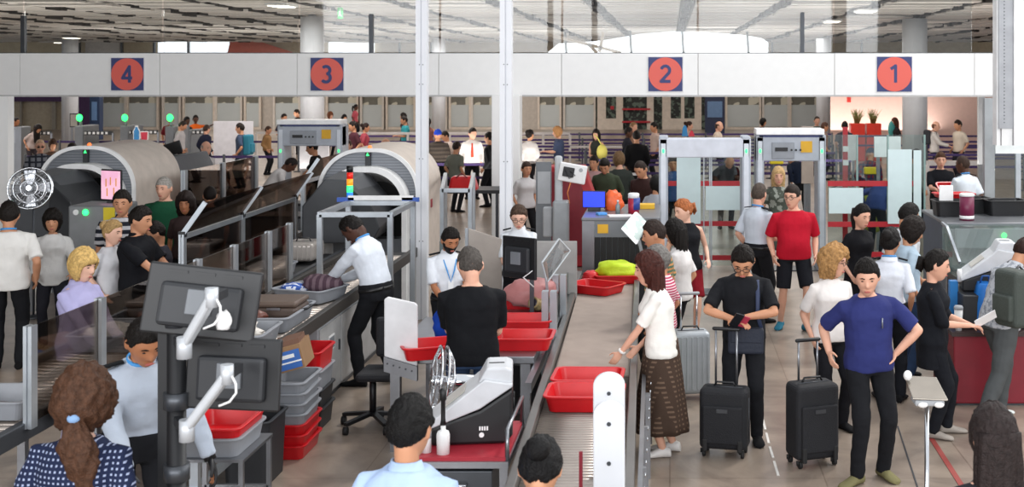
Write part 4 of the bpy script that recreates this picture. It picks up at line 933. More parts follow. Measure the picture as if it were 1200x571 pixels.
g = MB(); g.tube([(-3.34, 11.2, 1.0), (-3.29, 11.22, 1.01), (-3.29, 11.38, 1.01), (-3.34, 11.4, 1.0)], .012, 8); g.build('handle', black, r)
# stacks of trays on the floor
for i in range(7):
    m = red if i < 3 else grtray
    tray((-3.15, 10.3, .0+i*.085), .04*(i % 2), m, ['red tray on the floor, bottom of the leaning stack', 'second red tray from the floor in the stack with the blue box', 'third red tray from the floor in the stack with the blue box', 'lowest grey tray of the stack with the blue box', 'second grey tray up in the stack with the blue box', 'third grey tray up in the stack with the blue box', 'top grey tray of the stack, under the blue box'][i], .35, .55, .12)
r = thing('cardboard_box', 'blue and brown cardboard box tilted on the tray stack', 'box', (-3.02, 10.3, .66))
T_ = Matrix.Translation((-3.15, 10.3, .80)) @ Matrix.Rotation(-.25, 4, 'Y') @ rotz(.1)
g = MB(); g.box((0, 0, 0), (.26, .4, .2), 0, T_); g.build('carton', mat('cardboard', '#8d6c4c', .8), r); g = MB(); g.box((0, -.204, -.01), (.23, .005, .15), 0, T_); g.build('blue_print', mat('box_blue', '#2f62ad', .5), r)
g = MB(); g.box((0, -.208, .02), (.14, .003, .03), 0, T_); g.box((.02, -.208, -.03), (.2, .003, .012), 0, T_); g.build('white_print', white, r)
g = MB(); g.box((.0, .02, .12), (.22, .34, .04), .06, T_); g.build('book', mat('brown_book', '#6b4a38', .6), r)
for i in range(4): tray((-3.22, 11.05, .0+i*.17), .0, [dgrey, dgrey, grtray, red][i], ['dark grey bin on the floor behind the tray stack', 'dark grey bin second from floor behind the tray stack', 'mid grey tray beneath a red one behind the tray stack', 'red tray topping the rear stack by the conveyor'][i], .32, .5, .19)
r = thing('bin_trolley', 'steel trolley carrying red and grey trays beside the lower foreground monitor', 'trolley', (-2.98, 8.25, 0))
for x in (-3.2, -2.76):
    for y in (7.97, 8.52): g = MB(); g.bar((x, y, .0), (x, y, .65), .03); g.build('leg', steel, r)
g = MB(); g.span((-3.22, 7.95, .64), (-2.74, 8.54, .66)); g.build('shelf', steel, r)
for y in (7.97, 8.52): g = MB(); g.bar((-3.2, y, .3), (-2.76, y, .3), .03); g.build('brace', steel, r)
tray((-2.98, 8.24, .66), 0, grtray, 'grey tray on the low trolley, under a red tray', .40, .55, .13); tray((-2.98, 8.24, .725), 0, red, 'red tray on the low trolley behind the lower monitor', .40, .55, .13)
tray((-3.22, 9.6, 0), 0, dgrey, 'dark grey open bin on the floor between trolley and stack', .36, .48, .5)
# suitcases
def suitcase(loc, rz, W, D, H, m, label, handle=.0, shell=False, lying=False, wheelr=.03, group=None):
    r = thing('suitcase', label, 'suitcase', loc, rz, group); z0 = wheelr*2 if not lying else 0
    g = MB(); g.box((0, 0, z0+H/2), (W, D, H)); g.build('body', m, r, world=False, bevel=.045, seg=4)
    if shell:
        g = MB()
        for i in range(7): g.box((-W/2+W*(i+.5)/7, -D/2-.002, z0+H/2), (W*.05, .012, H*.84)); 
        g.build('shell_ribs', m, r, world=False, bevel=.004)
    else:
        g = MB(); g.box((0, -D/2-.012, z0+H*.42), (W*.82, .03, H*.62)); g.build('front_pocket', m, r, world=False, bevel=.014, seg=3)
        for q in (-1, 1): g = MB(); g.box((q*W*.36, -D/2-.012, z0+H*.09), (W*.1, .04, H*.2)); g.build('corner_guard', rubber, r, world=False, bevel=.01)
        g = MB(); g.box((0, -D/2-.03, z0+H*.66), (.09, .006, .03)); g.build('badge', mat('badge_grey', '#4a4c50', .3, .4), r, world=False)
    g = MB(); g.tube([(W/2+.003, y, z0+z) for y, z in ((-D*.1, .08), (-D*.1, H-.08))], .004, 5); g.tube([(-W/2+.05, -D*.1, z0+H+.002), (W/2-.05, -D*.1, z0+H+.002)], .004, 5); g.build('zipper', dsteel, r, world=False)
    g = MB(); g.tube([(-.09, 0, z0+H-.005), (-.07, 0, z0+H+.035), (.07, 0, z0+H+.035), (.09, 0, z0+H-.005)], .012, 8, flat=.7); g.build('grab_handle', black, r, world=False)
    if not lying:
        for qx in (-1, 1):
            for qy in (-1, 1):
                g = MB(); g.cyl((qx*W*.4-.012, qy*D*.36, wheelr), (qx*W*.4+.012, qy*D*.36, wheelr), wheelr); g.cyl((qx*W*.4-.02, qy*D*.36, wheelr), (qx*W*.4-.02, qy*D*.36, wheelr*2.1), .012, n=8); g.build('wheel', rubber, r, world=False)
    if handle:
        zt = handle; g = MB()
        for q in (-1, 1): g.tube([(q*W*.22, D*.3, z0+H-.02), (q*W*.22, D*.3, zt)], .01, 8)
        g.build('telescopic_tubes', chrome if shell else steel, r, world=False); g = MB(); g.tube([(-W*.26, D*.3, zt), (W*.26, D*.3, zt)], .016, 8, round_=True); g.build('pull_grip', black if not shell else lgrey, r, world=False)
    return r
silver = mat('silver_shell', '#aab0b5', .35, .3); blk = mat('black_nylon', '#17181d', .75, bump=.3, bsc=120)
c = at(809, 470); suitcase((c.x, c.y+.1, 0), .18, .36, .24, .60, silver, 'silver hard-shell suitcase behind the person in black t-shirt', 1.0, True)
c = at(850, 536); suitcase((c.x, c.y+.08, 0), -.22, .40, .22, .50, blk, 'black cabin suitcase with raised handle before the person in black t-shirt', 1.02)
c = at(953, 547); suitcase((c.x, c.y+.08, 0), .35, .38, .25, .60, blk, 'larger black suitcase held by the person in navy t-shirt', .98)
suitcase((-4.5, 15.2, .86), 0, .38, .5, .22, mat('champagne_shell', '#b3aca6', .3, .3), 'silver grey hard case lying on the conveyor before the scanner', 0, True, True)
# monitors on arms in the left foreground
def monitor(c, w_, h_, rx, ry, rz, label, name='monitor', back=True, scr=None, par=None):
    r = thing(name, label, 'monitor', c); T = Matrix.Translation(c) @ rotz(rz) @ Matrix.Rotation(rx, 4, 'X') @ Matrix.Rotation(ry, 4, 'Y')
    g = MB(); g.box((0, 0, 0), (w_, .03, h_), 0, T); g.build('panel', black, r, bevel=.01)
    g = MB(); g.box((0, -.03, -.02), (w_*.72, .05, h_*.62), 0, T); b_ = g.build('back_cover', dgrey, r, bevel=.02)
    g = MB()
    for k in (-1, 0, 1): g.box((k*w_*.24, -.017, h_*.40), (w_*.17, .008, h_*.04), 0, T)
    g.build('vents', black, b_)
    g = MB(); g.box((0, -.06, 0), (.12, .02, .12), 0, T); g.build('mount_plate', mgrey, r, bevel=.004)
    g = MB(); g.box((0, .017, 0), (w_*.94, .004, h_*.9), 0, T); g.build('screen', scr or mat('screen_glow', '#27406a', .3, emit=.3), r)
    return r
S = 240; PX, PY = (207-CX)/S, F/S
r = thing('monitor_pole', 'black upright pole carrying two monitors in the left foreground', 'pole', (PX, PY, 0))
g = MB(); g.lathe([(.2, 0), (.2, .02), (.045, .04), (.045, 2.12), (.03, 2.13)], (PX, PY, 0), 20); g.build('column', black, r)
g = MB(); g.box((PX-.07, PY+.03, 1.2), (.05, .05, 2.0)); g.build('cable_duct', black, r)
for z in (1.95, 1.55, 1.2): g = MB(); g.cyl((PX, PY, z-.04), (PX, PY, z+.04), .062); g.build('clamp', dsteel, r)
def sp_(px, py, s): return Vector(((px-CX)/s, F/s, HC-(py-CY)/s))
m1 = sp_(237, 354, 240); m2 = sp_(274, 438, 240)
monitor(m1, .54, .34, -.12, .13, .12, 'upper black monitor seen from behind on the foreground pole')
monitor(m2, .47, .35, -.05, .03, -.05, 'lower black monitor seen from behind on the foreground pole')
armm = mat('arm_silver', '#c3c7cc', .35, .3)
for nm, A, B_, lb in (('a', sp_(216, 405, 250), sp_(248, 350, 252), 'silver gas-spring arm holding the upper foreground monitor'), ('b', sp_(219, 502, 250), sp_(266, 440, 252), 'silver gas-spring arm holding the lower foreground monitor')):
    r = thing('gas_spring_mount', lb, 'monitor mount', (PX, PY, A.z)); 
    g = MB(); g.bar(A, B_, .055, .045); g.build('arm', armm, r, bevel=.015, seg=3)
    g = MB(); g.cyl(A-Vector((0, 0, .06)), A+Vector((0, 0, .04)), .035); g.build('lower_joint', armm, r); g = MB(); g.cyl(B_-Vector((0, 0, .04)), B_+Vector((0, 0, .05)), .03); g.build('head_joint', armm, r)
    g = MB(); g.bar(A-Vector((0, 0, .02)), (PX, PY, A.z-.02), .04, .04); g.build('link', dgrey, r); g = MB(); g.bar(B_, B_+Vector((.0, .16, 0)), .04); g.build('swivel', dgrey, r)
    g = MB(); g.tube([B_+Vector((.03, -.02, 0)), B_+Vector((.055, -.04, -.03)), B_+Vector((.06, -.05, -.07)), B_+Vector((.03, -.05, -.11)), B_+Vector((-.02, -.05, -.13))], .006, 6); g.build('white_cable', white, r)
r = blob('cable_connector', 'white plug and cable bundle behind the upper monitor', 'cable', sp_(262, 377, 247), (.035, .03, .05), white, 4)
# ---- lane 2: search counter, trace detector, fans, monitor
r = thing('search_counter', 'stainless steel search counter behind the person in black t-shirt', 'counter', (-1.75, 10.8, 0))
g = MB(); g.span((-2.35, 10.22, .74), (-1.12, 11.9, .80)); g.span((-1.75, 11.9, .74), (-1.12, 12.9, .80)); g.build('worktop', steel, r, bevel=.008)
for x in (-2.28, -1.95, -1.2):
    for y in (10.3, 11.8): g = MB(); g.span((x-.04, y-.04, 0), (x+.04, y+.04, .74)); g.build('leg', steel, r)
g = MB(); g.span((-1.9, 10.3, .3), (-1.15, 11.85, .34)); g.build('lower_shelf', dsteel, r)
g = MB(); g.span((-1.7, 12.7, .0), (-1.2, 12.75, .74)); g.build('back_panel', mgrey, r)
r = thing('white_divider', 'white rounded divider panel on the search counter end', 'divider', (-2.2, 9.98, .78)); X0, X1, Y = (450-CX)/143, (489-CX)/143, F/143
pts = [(X0, Y, .82), (X1, Y, .74), (X1, Y, 1.24), (X1-.02, Y, 1.26), (X0+.03, Y, 1.31), (X0, Y, 1.29)]
g = MB(); g.prism(pts, (0, .03, 0)); g.build('panel', mat('divider_white', '#d6d6d8', .4), r, bevel=.01); g = MB(); g.prism([(X0, Y-.01, .70), (X1, Y-.01, .62), (X1, Y-.01, .74), (X0, Y-.01, .82)], (0, .05, 0)); g.build('steel_base', steel, r)
for i in range(5): g = MB(); X = X0+.03+i*.05; g.cyl((X, Y-.015, .765-i*.015), (X, Y-.005, .765-i*.015), .008, n=8); g.build('bolt', dsteel, r)
r = thing('office_chair', 'black swivel chair base behind the search counter end', 'chair', (-2.6, 10.3, 0)); cx, cy = (437-CX)/132, F/132
for k in range(5):
    a = k*2*PI/5+.3; e = (cx+.3*math.cos(a), cy+.3*math.sin(a)); g = MB(); g.bar((cx, cy, .13), (*e, .09), .05, .03); g.build('leg', black, r); g = MB(); g.cyl((e[0]-.02, e[1], .035), (e[0]+.02, e[1], .035), .035); g.build('caster', rubber, r)
g = MB(); g.cyl((cx, cy, .1), (cx, cy, .45), .03); g.build('gas_column', black, r); g = MB(); g.box((cx+.08, cy, .48), (.38, .42, .07)); g.build('seat', blk, r, bevel=.03); g = MB(); g.box((cx+.12, cy+.22, .76), (.28, .06, .36), .2); g.build('backrest', blk, r, bevel=.03)
# red trays along the counter
for (px, py, z, w_, d_, rz, lb) in ((612, 398, .80, .52, .40, 0, 'red tray at the front of the search counter beside the conveyor'), (613, 378, .80, .52, .40, .02, 'red tray behind the front one on the search counter'), (506, 408, .80, .5, .38, .35, 'red tray under the blue bag on the search counter'), (620, 352, .80, .5, .4, 0, 'red tray carrying the pink bag on the search counter')):
    s = (py-CY)/(HC-z-.06); tray(((px-CX)/s, F/s, z), rz, red, lb, w_, d_, .11)
q = at(525, 390, .9); blob('blue_bag', 'bright blue fabric bag in front of the smiling officer', 'bag', (q.x, q.y+.2, .95), (.17, .14, .16), cloth('#1f49b4'), 7)
q = at(628, 338, .95); blob('pink_bag', 'soft pink bag in red tray below the small monitor', 'bag', (-1.36, 12.15, .98), (.26, .2, .15), mat('pink_leather', '#b97a78', .5, bump=.2), 11)
q = at(622, 350, .9); 
for i, (px, py, rx, c_, nm, lb) in enumerate(((628, 356, .055, '#a08a62', 'camera_lens', 'brass coloured camera lens on the search counter'), (612, 352, .05, '#3a3128', 'camera', 'dark camera beside the brass lens'), (645, 354, .045, '#8f7a58', 'watch_case', 'tan round case right of the camera lens'), (607, 346, .035, '#c9a23a', 'yellow_pouch', 'small yellow pouch below the pink bag'))):
    z = .92; s = (py-CY)/(HC-z); X, Y = (px-CX)/s, F/s; r = thing(nm, lb, nm.replace('_', ' '), (X, Y, z-.05)); m = mat('gear_%d' % i, c_, .35, .2)
    g = MB(); T = Matrix.Translation((X, Y, z)) @ Matrix.Rotation(-.5, 4, 'Z')
    if nm == 'camera': g.box((0, 0, 0), (.14, .06, .09), 0, T); g.build('body', m, r, bevel=.01); g = MB(); g.cyl(T@Vector((0, -.03, 0)), T@Vector((0, -.09, 0)), .035); g.build('lens', black, r)
    elif nm == 'yellow_pouch': g.box((0, 0, 0), (.1, .05, .1), 0, T); g.build('body', m, r, bevel=.02)
    else:
        g.lathe([(rx, -.06), (rx*1.1, -.05), (rx*1.1, -.02), (rx*.95, -.01), (rx, .03), (rx*1.05, .05), (rx*.8, .05), (rx*.5, .03)], T=T@Matrix.Rotation(1.2, 4, 'X')); g.build('barrel', m, r); g = MB(); g.ell((0, 0, 0), (rx*.75, rx*.75, .01), 12, T@Matrix.Rotation(1.2, 4, 'X')@Matrix.Translation((0, 0, .04))); g.build('glass', mat('lens_glass', '#2b2430', .05), r)
q = sp_(609, 302, 122); monitor(q, .42, .40, 0, 0, -.6, 'black monitor seen from behind before the officer with glasses')
r = thing('monitor_stand', 'dark post and arm holding the monitor by the officer with glasses', 'stand', (q.x+.1, q.y, .8)); g = MB(); g.bar((q.x+.12, q.y-.02, .80), (q.x+.12, q.y-.02, 1.42), .04); g.build('post', dsteel, r); g = MB(); g.bar((q.x+.12, q.y-.04, 1.42), (q.x+.02, q.y-.05, 1.42), .04); g.build('arm', armm, r)
g = MB(); g.tube([(q.x+.1, q.y-.06, 1.45), (q.x+.16, q.y-.1, 1.28), (q.x+.05, q.y-.12, 1.2), (q.x+.14, q.y-.06, 1.1)], .008, 6); g.build('cable', white, r)
r = thing('clear_shield', 'tilted clear plastic shield on a post by the conveyor', 'shield', (-1.2, 12.1, .8)); a = [sp_(635, 308, 122), sp_(655, 280, 120), sp_(668, 294, 118), sp_(641, 331, 121)]
g = MB(); g.prism(a, (.01, .012, 0)); g.build('sheet', glass('shield_clear', '#eef2f4', .2, body=.15, bodycol='#e8eef0'), r); g = MB()
for i in range(4): g.bar(a[i], a[(i+1) % 4], .012)
g.build('edge', mat('shield_edge', '#c6ccd0', .3), r); g = MB(); g.bar((-1.17, 12.0, .8), sp_(640, 325, 121), .025); g.build('post', alu, r)
# short aluminium posts between counter and conveyor
r = thing('belt_guard', 'row of short aluminium guard posts between counter and belt', 'guard', (-1.06, 11, .7))
for px, top in ((643, 341), (655, 322), (667, 305)):
    s = (CX-px)/1.1; Y = F/s
    for dx in (-.03, .045): g = MB(); g.span((-1.1+dx-.03, Y-.05, .1), (-1.1+dx+.03, Y+.05, HC-(top-CY)/s)); g.build('post', alu, r)
g = MB(); g.span((-1.11, 11.5, .7), (-1.10, 13.6, .98)); g.build('pane', gclear, r); g = MB(); g.bar((-1.1, 9.6, .7), (-1.1, 14.2, .7), .05, .08); g.build('rail', steel, r)
# trace detector on its trolley
def trace_detector(c, rz, label, k=1.0, m1=None, win=False):
    r = thing('trace_detector', label, 'trace detector', c, rz); D = .36*k; W = .52*k; hw = mat('detector_white', '#c9cbcf', .35)
    P = lambda pts, y0: [(x*W, y0, z*W) for x, z in pts]
    g = MB(); g.prism(P([(-.5, 0), (.42, 0), (.5, .1), (.5, .68), (.1, .42), (-.5, .22)], -D/2), (0, D, 0)); g.build('body', black, r, world=False, bevel=.02)
    g = MB(); g.prism(P([(-.53, .2), (.1, .44), (.5, .70), (.5, .74), (.15, .80), (-.5, .30), (-.54, .26)], -D/2-.01), (0, D+.02, 0)); g.build('cover', hw, r, world=False, bevel=.02, seg=3)
    g = MB(); g.prism(P([(.06, .72), (.5, .72), (.5, .9), (.42, .93), (.18, .93)], -D/2+.02), (0, D-.04, 0)); g.build('printer_lid', hw, r, world=False, bevel=.015)
    g = MB(); g.box((.3*W, -.02, .935*W), (.1*k, .012, .004)); g.build('paper_slot', black, r, world=False)
    T = Matrix.Translation((-.2*W, 0, .52*W)) @ Matrix.Rotation(-math.atan2(.5, .65), 4, 'Y'); g = MB(); g.box((0, 0, .01), (.3*W, D*.6, .006), 0, T); g.build('touch_screen', mat('etd_screen', '#b9b4ac' if not win else '#c8bfa0', .3), r, world=False)
    for i in range(4): g = MB(); g.box(((.1+i*.03)*W, -D/2-.004, .2*W), (.01, .006, .025)); g.build('marking', white, r, world=False)
    g = MB(); g.cyl((.12*W, -D/2-.008, .12*W), (.12*W, -D/2+.0, .12*W), .016*k); g.build('connector', white, r, world=False)
    for y in (-.08, .08): g = MB(); g.cyl((.5*W, y, .45*W), (.5*W+.012, y, .45*W), .035*k); g.build('side_knob', rubber, r, world=False)
    g = MB(); g.lathe([(.02, -.02), (.024, .08), (.02, .1)], (-.55*W, -D*.4, .22*W), 12); g.build('sampling_wand', white, r, world=False)
    return r
trace_detector((-1.29, 8.1, .765), .12, 'white and black trace detector on red-topped steel trolley')
r = thing('detector_trolley', 'stainless trolley with red top mat under the trace detector', 'trolley', (-1.25, 8.1, 0))
g = MB(); g.span((-1.6, 7.65, .70), (-1.0, 8.5, .74)); g.build('top', steel, r); g = MB(); g.span((-1.58, 7.67, .74), (-1.01, 8.48, .762)); g.build('red_mat', mat('red_mat', '#a32030', .5), r)
for x in (-1.57, -1.03):
    for y in (7.68, 8.46): g = MB(); g.bar((x, y, .05), (x, y, .72), .05); g.build('leg', steel, r); g = MB(); g.cyl((x-.02, y, .04), (x+.02, y, .04), .04); g.build('caster', rubber, r)
g = MB(); g.span((-1.55, 7.66, .38), (-1.1, 8.4, .68)); d_ = g.build('drawer', dsteel, r, bevel=.006); g = MB(); g.tube([(-1.38, 7.65, .6), (-1.38, 7.62, .6), (-1.26, 7.62, .6), (-1.26, 7.65, .6)], .01, 6); g.build('handle', chrome, d_)
g = MB(); g.tube([(-1.01, 7.68, .74), (-1.01, 7.68, .93), (-1.01, 8.46, .93), (-1.01, 8.46, .74)], .014, 8); g.build('push_handle', steel, r)
r = thing('spray_bottle', 'white and clear pump bottle on the trolley front corner', 'bottle', (-1.42, 7.75, .762)); g = MB(); g.lathe([(.04, 0), (.042, .12), (.035, .14), (.016, .15), (.016, .18)], (-1.42, 7.75, .762), 14); g.build('bottle', white, r); g = MB(); g.lathe([(.02, .18), (.014, .22), (.014, .33), (.022, .34), (.022, .40), (.01, .41)], (-1.42, 7.75, .762), 12); g.build('pump_head', black, r)
r = thing('wipe_canister', 'small white canister beside the pump bottle on trolley', 'canister', (-1.53, 7.78, .762)); g = MB(); g.lathe([(.03, 0), (.03, .12), (.022, .13)], (-1.53, 7.78, .762), 14); g.build('can', white, r); g = MB(); g.lathe([(.031, .09), (.031, .13), (.02, .14)], (-1.53, 7.78, .762), 14); g.build('lid', lgrey, r)
def fan(c, R, axis, label, stand=None, name='fan'):
    r = thing(name, label, 'fan', c); c = Vector(c); ax = Vector(axis).normalized(); T = Matrix.Translation(c) @ Vector((0, 0, 1)).rotation_difference(ax).to_matrix().to_4x4()
    for i, (zz, f) in enumerate(((0, 1), (.05, 1.0), (.08, .72), (.095, .38), (-.045, .7), (-.06, .38))): g = MB(); g.tube([T@Vector((R*f*math.cos(a), R*f*math.sin(a), zz)) for a in [2*PI*j/36 for j in range(37)]], .006 if i > 1 else .01, 6, cap=False); g.build('guard_ring', chrome, r)
    g = MB()
    for j in range(26):
        a = 2*PI*j/26; p = [T@Vector((R*f*math.cos(a), R*f*math.sin(a), zz)) for f, zz in ((.15, .1), (.4, .095), (.72, .08), (1, .05))]; g.tube(p, .003, 4)
        p = [T@Vector((R*f*math.cos(a), R*f*math.sin(a), zz)) for f, zz in ((.15, -.065), (.4, -.06), (.7, -.045), (1, 0))]; g.tube(p, .003, 4)
    g.build('guard_grille', chrome, r)
    for j in range(4):
        a = j*PI/2+.3; g = MB(); ring0 = []
        for u, tw, wd in ((.18, .5, .05), (.5, .4, .11), (.88, .3, .13)):
            p = Vector((math.cos(a)*R*u, math.sin(a)*R*u, .02)); t = Vector((-math.sin(a), math.cos(a), 0)); n_ = Vector((0, 0, 1)); d_ = t*math.cos(tw)+n_*math.sin(tw)*.5
            ring0.append([T@(p-d_*wd*R*2), T@(p+d_*wd*R*2), T@(p+d_*wd*R*2+n_*.004), T@(p-d_*wd*R*2+n_*.004)])
        g.loft(ring0, smooth=False); g.build('blade', mat('fan_blade', '#b9bcc2', .25, .7), r)
    g = MB(); g.lathe([(.03, .11), (.04, .09), (.04, -.02), (.055, -.06), (.062, -.1), (.06, -.22), (.04, -.25)], T=T); g.build('motor', chrome, r)
    e = T@Vector((0, 0, -.14)); zb = stand if stand is not None else 0
    g = MB(); g.tube([e, (e.x, e.y, zb+.03)], .014, 8); g.lathe([(.14, 0), (.14, .02), (.03, .04)], (e.x, e.y, zb), 18); g.build('stand', dsteel, r)
    return r
fan(sp_(521, 447, 163), .245, (-1, -.28, .12), 'chrome desk fan turned sideways beside the trace detector', stand=0)
fan(sp_(36, 221, 92), .26, (.25, -1, .15), 'chrome round fan standing before the scanner at far left', stand=0)
# conveyor of lane 2
conveyor(-.88, -.26, 6.6, 14.9, .70, 'long pale roller and belt conveyor running through lane 2', roll=(6.6, 9.95), step=.055, beltm=mat('belt_taupe', '#8f8078', .7), dirx=(-.17, 0), sidecol=mat('rail_steel', '#74716e', .35, .6))
g = MB(); g.prism([(-.88-.05, 9.98, .69), (-.26-.07, 9.98, .69), (-.26-.17, 14.9, .69), (-.88-.17, 14.9, .69)], (0, 0, .014)); tag(g.build('belt_mat', mat('belt_top', '#9a8b81', .75)), 'smooth taupe belt surface beyond the rollers of lane 2', 'belt')
bx = lambda y: -.57-.17*(y-6.6)/8.3
tray((bx(9.1), 9.08, .705), -.02, red, 'nearest red tray on the pale roller conveyor', .55, .42, .12); tray((bx(9.55)-.0, 9.56, .705), -.03, red, 'second red tray, touched by the person in brown skirt', .52, .42, .12)
tray((-.82, 13.75, .71), -.55, red, 'red tray with cables and strips at the scanner exit', .55, .4, .1); tray((-.62, 14.45, .71), .1, red, 'red tray under the neon yellow bag', .5, .42, .1)
for i, (dx, c_, n_, lb) in enumerate(((-.1, '#c9cccf', 'laptop', 'closed silver laptop in the red tray at the scanner exit'), (.12, '#2c2d33', 'phone', 'dark phone in the red tray at the scanner exit'))):
    g = MB(); g.box((-.82+dx, 13.75, .745), (.26 if i == 0 else .09, .2 if i == 0 else .17, .02), -.55); tag(g.build(n_, mat('gadget_%d' % i, c_, .3, .4), bevel=.006), lb, n_)
blob('neon_bag', 'neon yellow soft bag beside the lane 2 scanner mouth', 'bag', (-.62, 14.45, .84), (.24, .18, .11), mat('neon_yellow', '#c6e021', .6, bump=.3), 6)
blob('red_pouch', 'crumpled red pouch left of the neon bag', 'pouch', (-.92, 14.35, .78), (.1, .09, .07), red, 16)
# rounded white end guards
for Y, top, lb in ((6.9, 472, 'front white slab guard with rounded top on the conveyor edge'), (7.44, 438, 'rear white slab guard with rounded top on the conveyor edge')):
    s = F/Y; X0, X1 = (695-CX)/s, (732-CX)/s; zt = HC-(top-CY)/s; R = (X1-X0)/2; cx = (X0+X1)/2
    pts = [(X0, Y, .70), (X1, Y, .70)]+[(cx+R*math.cos(PI*i/16), Y, zt-R*.8+R*.8*math.sin(PI*i/16)) for i in range(17)]
    r = thing('end_guard', lb, 'guard', (cx, Y, .7)); g = MB(); g.prism(pts, (0, .06, 0), True); g.build('slab', mat('guard_white', '#dcdfe4', .4, var=.02), r, bevel=.008)
    for z in (zt-.12, zt-.34): g = MB(); g.cyl((cx, Y-.006, z), (cx, Y, z), .012, n=12); g.build('screw', dsteel, r)
g = MB(); g.bar((-.5, 6.95, .72), (-.5, 6.95, 1.02), .02); tag(g.build('belt_sensor', dred), 'thin dark red upright rod left of the white guards', 'rod')
r = thing('side_frame', 'steel side frame with chain holes along right of lane 2 conveyor', 'frame', (-.2, 7, 0))
for y in np.arange(6.9, 10.6, .9): g = MB(); g.bar((-.17, y, 0), (-.17, y, .66), .04); g.build('leg', steel, r)
g = MB(); g.bar((-.17, 6.7, .66), (-.22, 10.8, .66), .03, .05); g.build('rail', steel, r)
for i in range(14): g = MB(); g.ell((-.152, 6.9+i*.25, .66), (.006, .014, .014), 8); g.build('bolt', chrome, r)
# lane 2 scanner box
def scanner_box(x0, x1, y0, y1, H, label, left_col=mgrey):
    r = thing('cabin_scanner', label, 'x-ray scanner', ((x0+x1)/2, y0, 0))
    g = MB(); g.span((x0, y0+.02, .0), (x1, y1, H-.04)); g.build('housing', left_col, r, bevel=.01)
    g = MB(); g.span((x0-.02, y0-.02, H-.04), (x1+.02, y1+.02, H)); g.build('top_panel', mat('scanner_top', '#77797d', .35, .4), r, bevel=.01)
    for a, b_ in ((x0-.01, x0+.14), (x1-.14, x1+.01)): g = MB(); g.span((a, y0-.02, 0), (b_, y0+.03, H-.04)); g.build('front_pillar', steel, r)
    g = MB(); g.span((x0+.14, y0-.015, H-.24), (x1-.14, y0+.03, H-.04)); g.build('header', mgrey, r)
    n = 9
    for i in range(n): a = x0+.14+(x1-x0-.28)*i/n; g = MB(); g.span((a+.004, y0-.005, .7), (a+(x1-x0-.28)/n-.004, y0+.0, H-.24)); g.build('curtain_strip', rubber, r)
    g = MB(); g.span((x0+.14, y0-.02, .0), (x1-.14, y0+.02, .68)); g.build('lower_panel', dsteel, r)
    g = MB(); g.span((x0+.18, y0-.02, H-.19), (x0+.31, y0-.016, H-.08)); g.build('yellow_label', mat('label_yellow', '#d8a51e', .5), r)
    g = MB(); g.cyl((x1-.22, y0-.03, H-.13), (x1-.22, y0-.01, H-.13), .03); g.build('emergency_stop', red, r)
    return r
scanner_box(-1.07, -.14, 15.25, 16.8, 1.36, 'grey and steel x-ray box scanner in the middle of the hall')
def lay(name, label, cat, c, d, m, rz=0, bevel=.006):
    g = MB(); g.box((0, 0, d[2]/2), d); o = g.build(name, m, bevel=bevel); o.location = c; o.rotation_euler = (0, 0, rz); return tag(o, label, cat)
T2 = 1.36
monitor(Vector((-.98, 16.0, T2+.15)), .3, .22, 0, 0, PI-.1, 'small monitor showing a blue screen on the x-ray box', scr=mat('blue_screen', '#1d34d8', .3, emit=1.2))
lay('monitor_stand', 'black low stand under the small blue-screen monitor', 'stand', (-.98, 16.05, T2), (.16, .14, .05), black)
r = thing('wipes_tub', 'red and blue cylindrical tub on the x-ray box', 'tub', (-.48, 15.7, T2)); g = MB(); g.lathe([(.07, 0), (.07, .2)], (-.46, 15.7, T2), 20); g.build('tub', mat('tub_red', '#a5223a', .4), r); g = MB(); g.lathe([(.072, .2), (.072, .25), (.06, .26)], (-.46, 15.7, T2), 20); g.build('lid', white, r); g = MB(); g.lathe([(.0715, .05), (.0715, .2)], (-.45, 15.7, T2), 20); g.build('label_band', mat('tub_blue', '#29408c', .4), r)
blob('orange_bag', 'crumpled orange plastic bag on the x-ray box', 'bag', (-.74, 16.1, T2+.1), (.13, .1, .15), mat('orange_plastic', '#e2602a', .4, bump=.3), 12, amp=.4)
lay('yellow_tray', 'yellow shallow tray on the x-ray box', 'tray', (-.35, 16.3, T2), (.3, .2, .06), mat('tray_yellow', '#e0b127', .5)); lay('paper_sheet', 'white paper sheet on the x-ray box corner', 'paper', (-.62, 15.45, T2), (.3, .22, .008), white, .2, 0)
lay('blue_cloth', 'small light blue cloth left on the x-ray box', 'cloth', (-.86, 15.55, T2), (.12, .1, .03), mat('cloth_blue', '#4f93d8', .7), .4)
r = thing('small_bottle', 'clear little bottle between orange bag and tub', 'bottle', (-.68, 15.75, T2)); g = MB(); g.lathe([(.03, 0), (.03, .1), (.012, .13), (.012, .15)], (-.66, 15.7, T2), 12); g.build('bottle', mat('bottle_grey', '#7f8a8c', .2), r); g = MB(); g.lathe([(.014, .15), (.014, .17)], (-.66, 15.7, T2), 10); g.build('cap', white, r)
r = thing('tilted_display', 'glossy white tilted display beside the x-ray box', 'display', (-.4, 14.6, 0)); a = [sp_(727, 268, 100), sp_(744, 248, 98), sp_(758, 262, 98), sp_(745, 287, 100)]
g = MB(); g.prism(a, (.02, .04, 0)); g.build('panel', mat('display_white', '#eef2f2', .15, pat='blotch', c2='#b8c8c4', psc=7), r, bevel=.01); g = MB(); g.bar(sp_(745, 270, 98)+Vector((0, .05, 0)), (-.1, 14.95, 0), .04); g.build('post', alu, r)
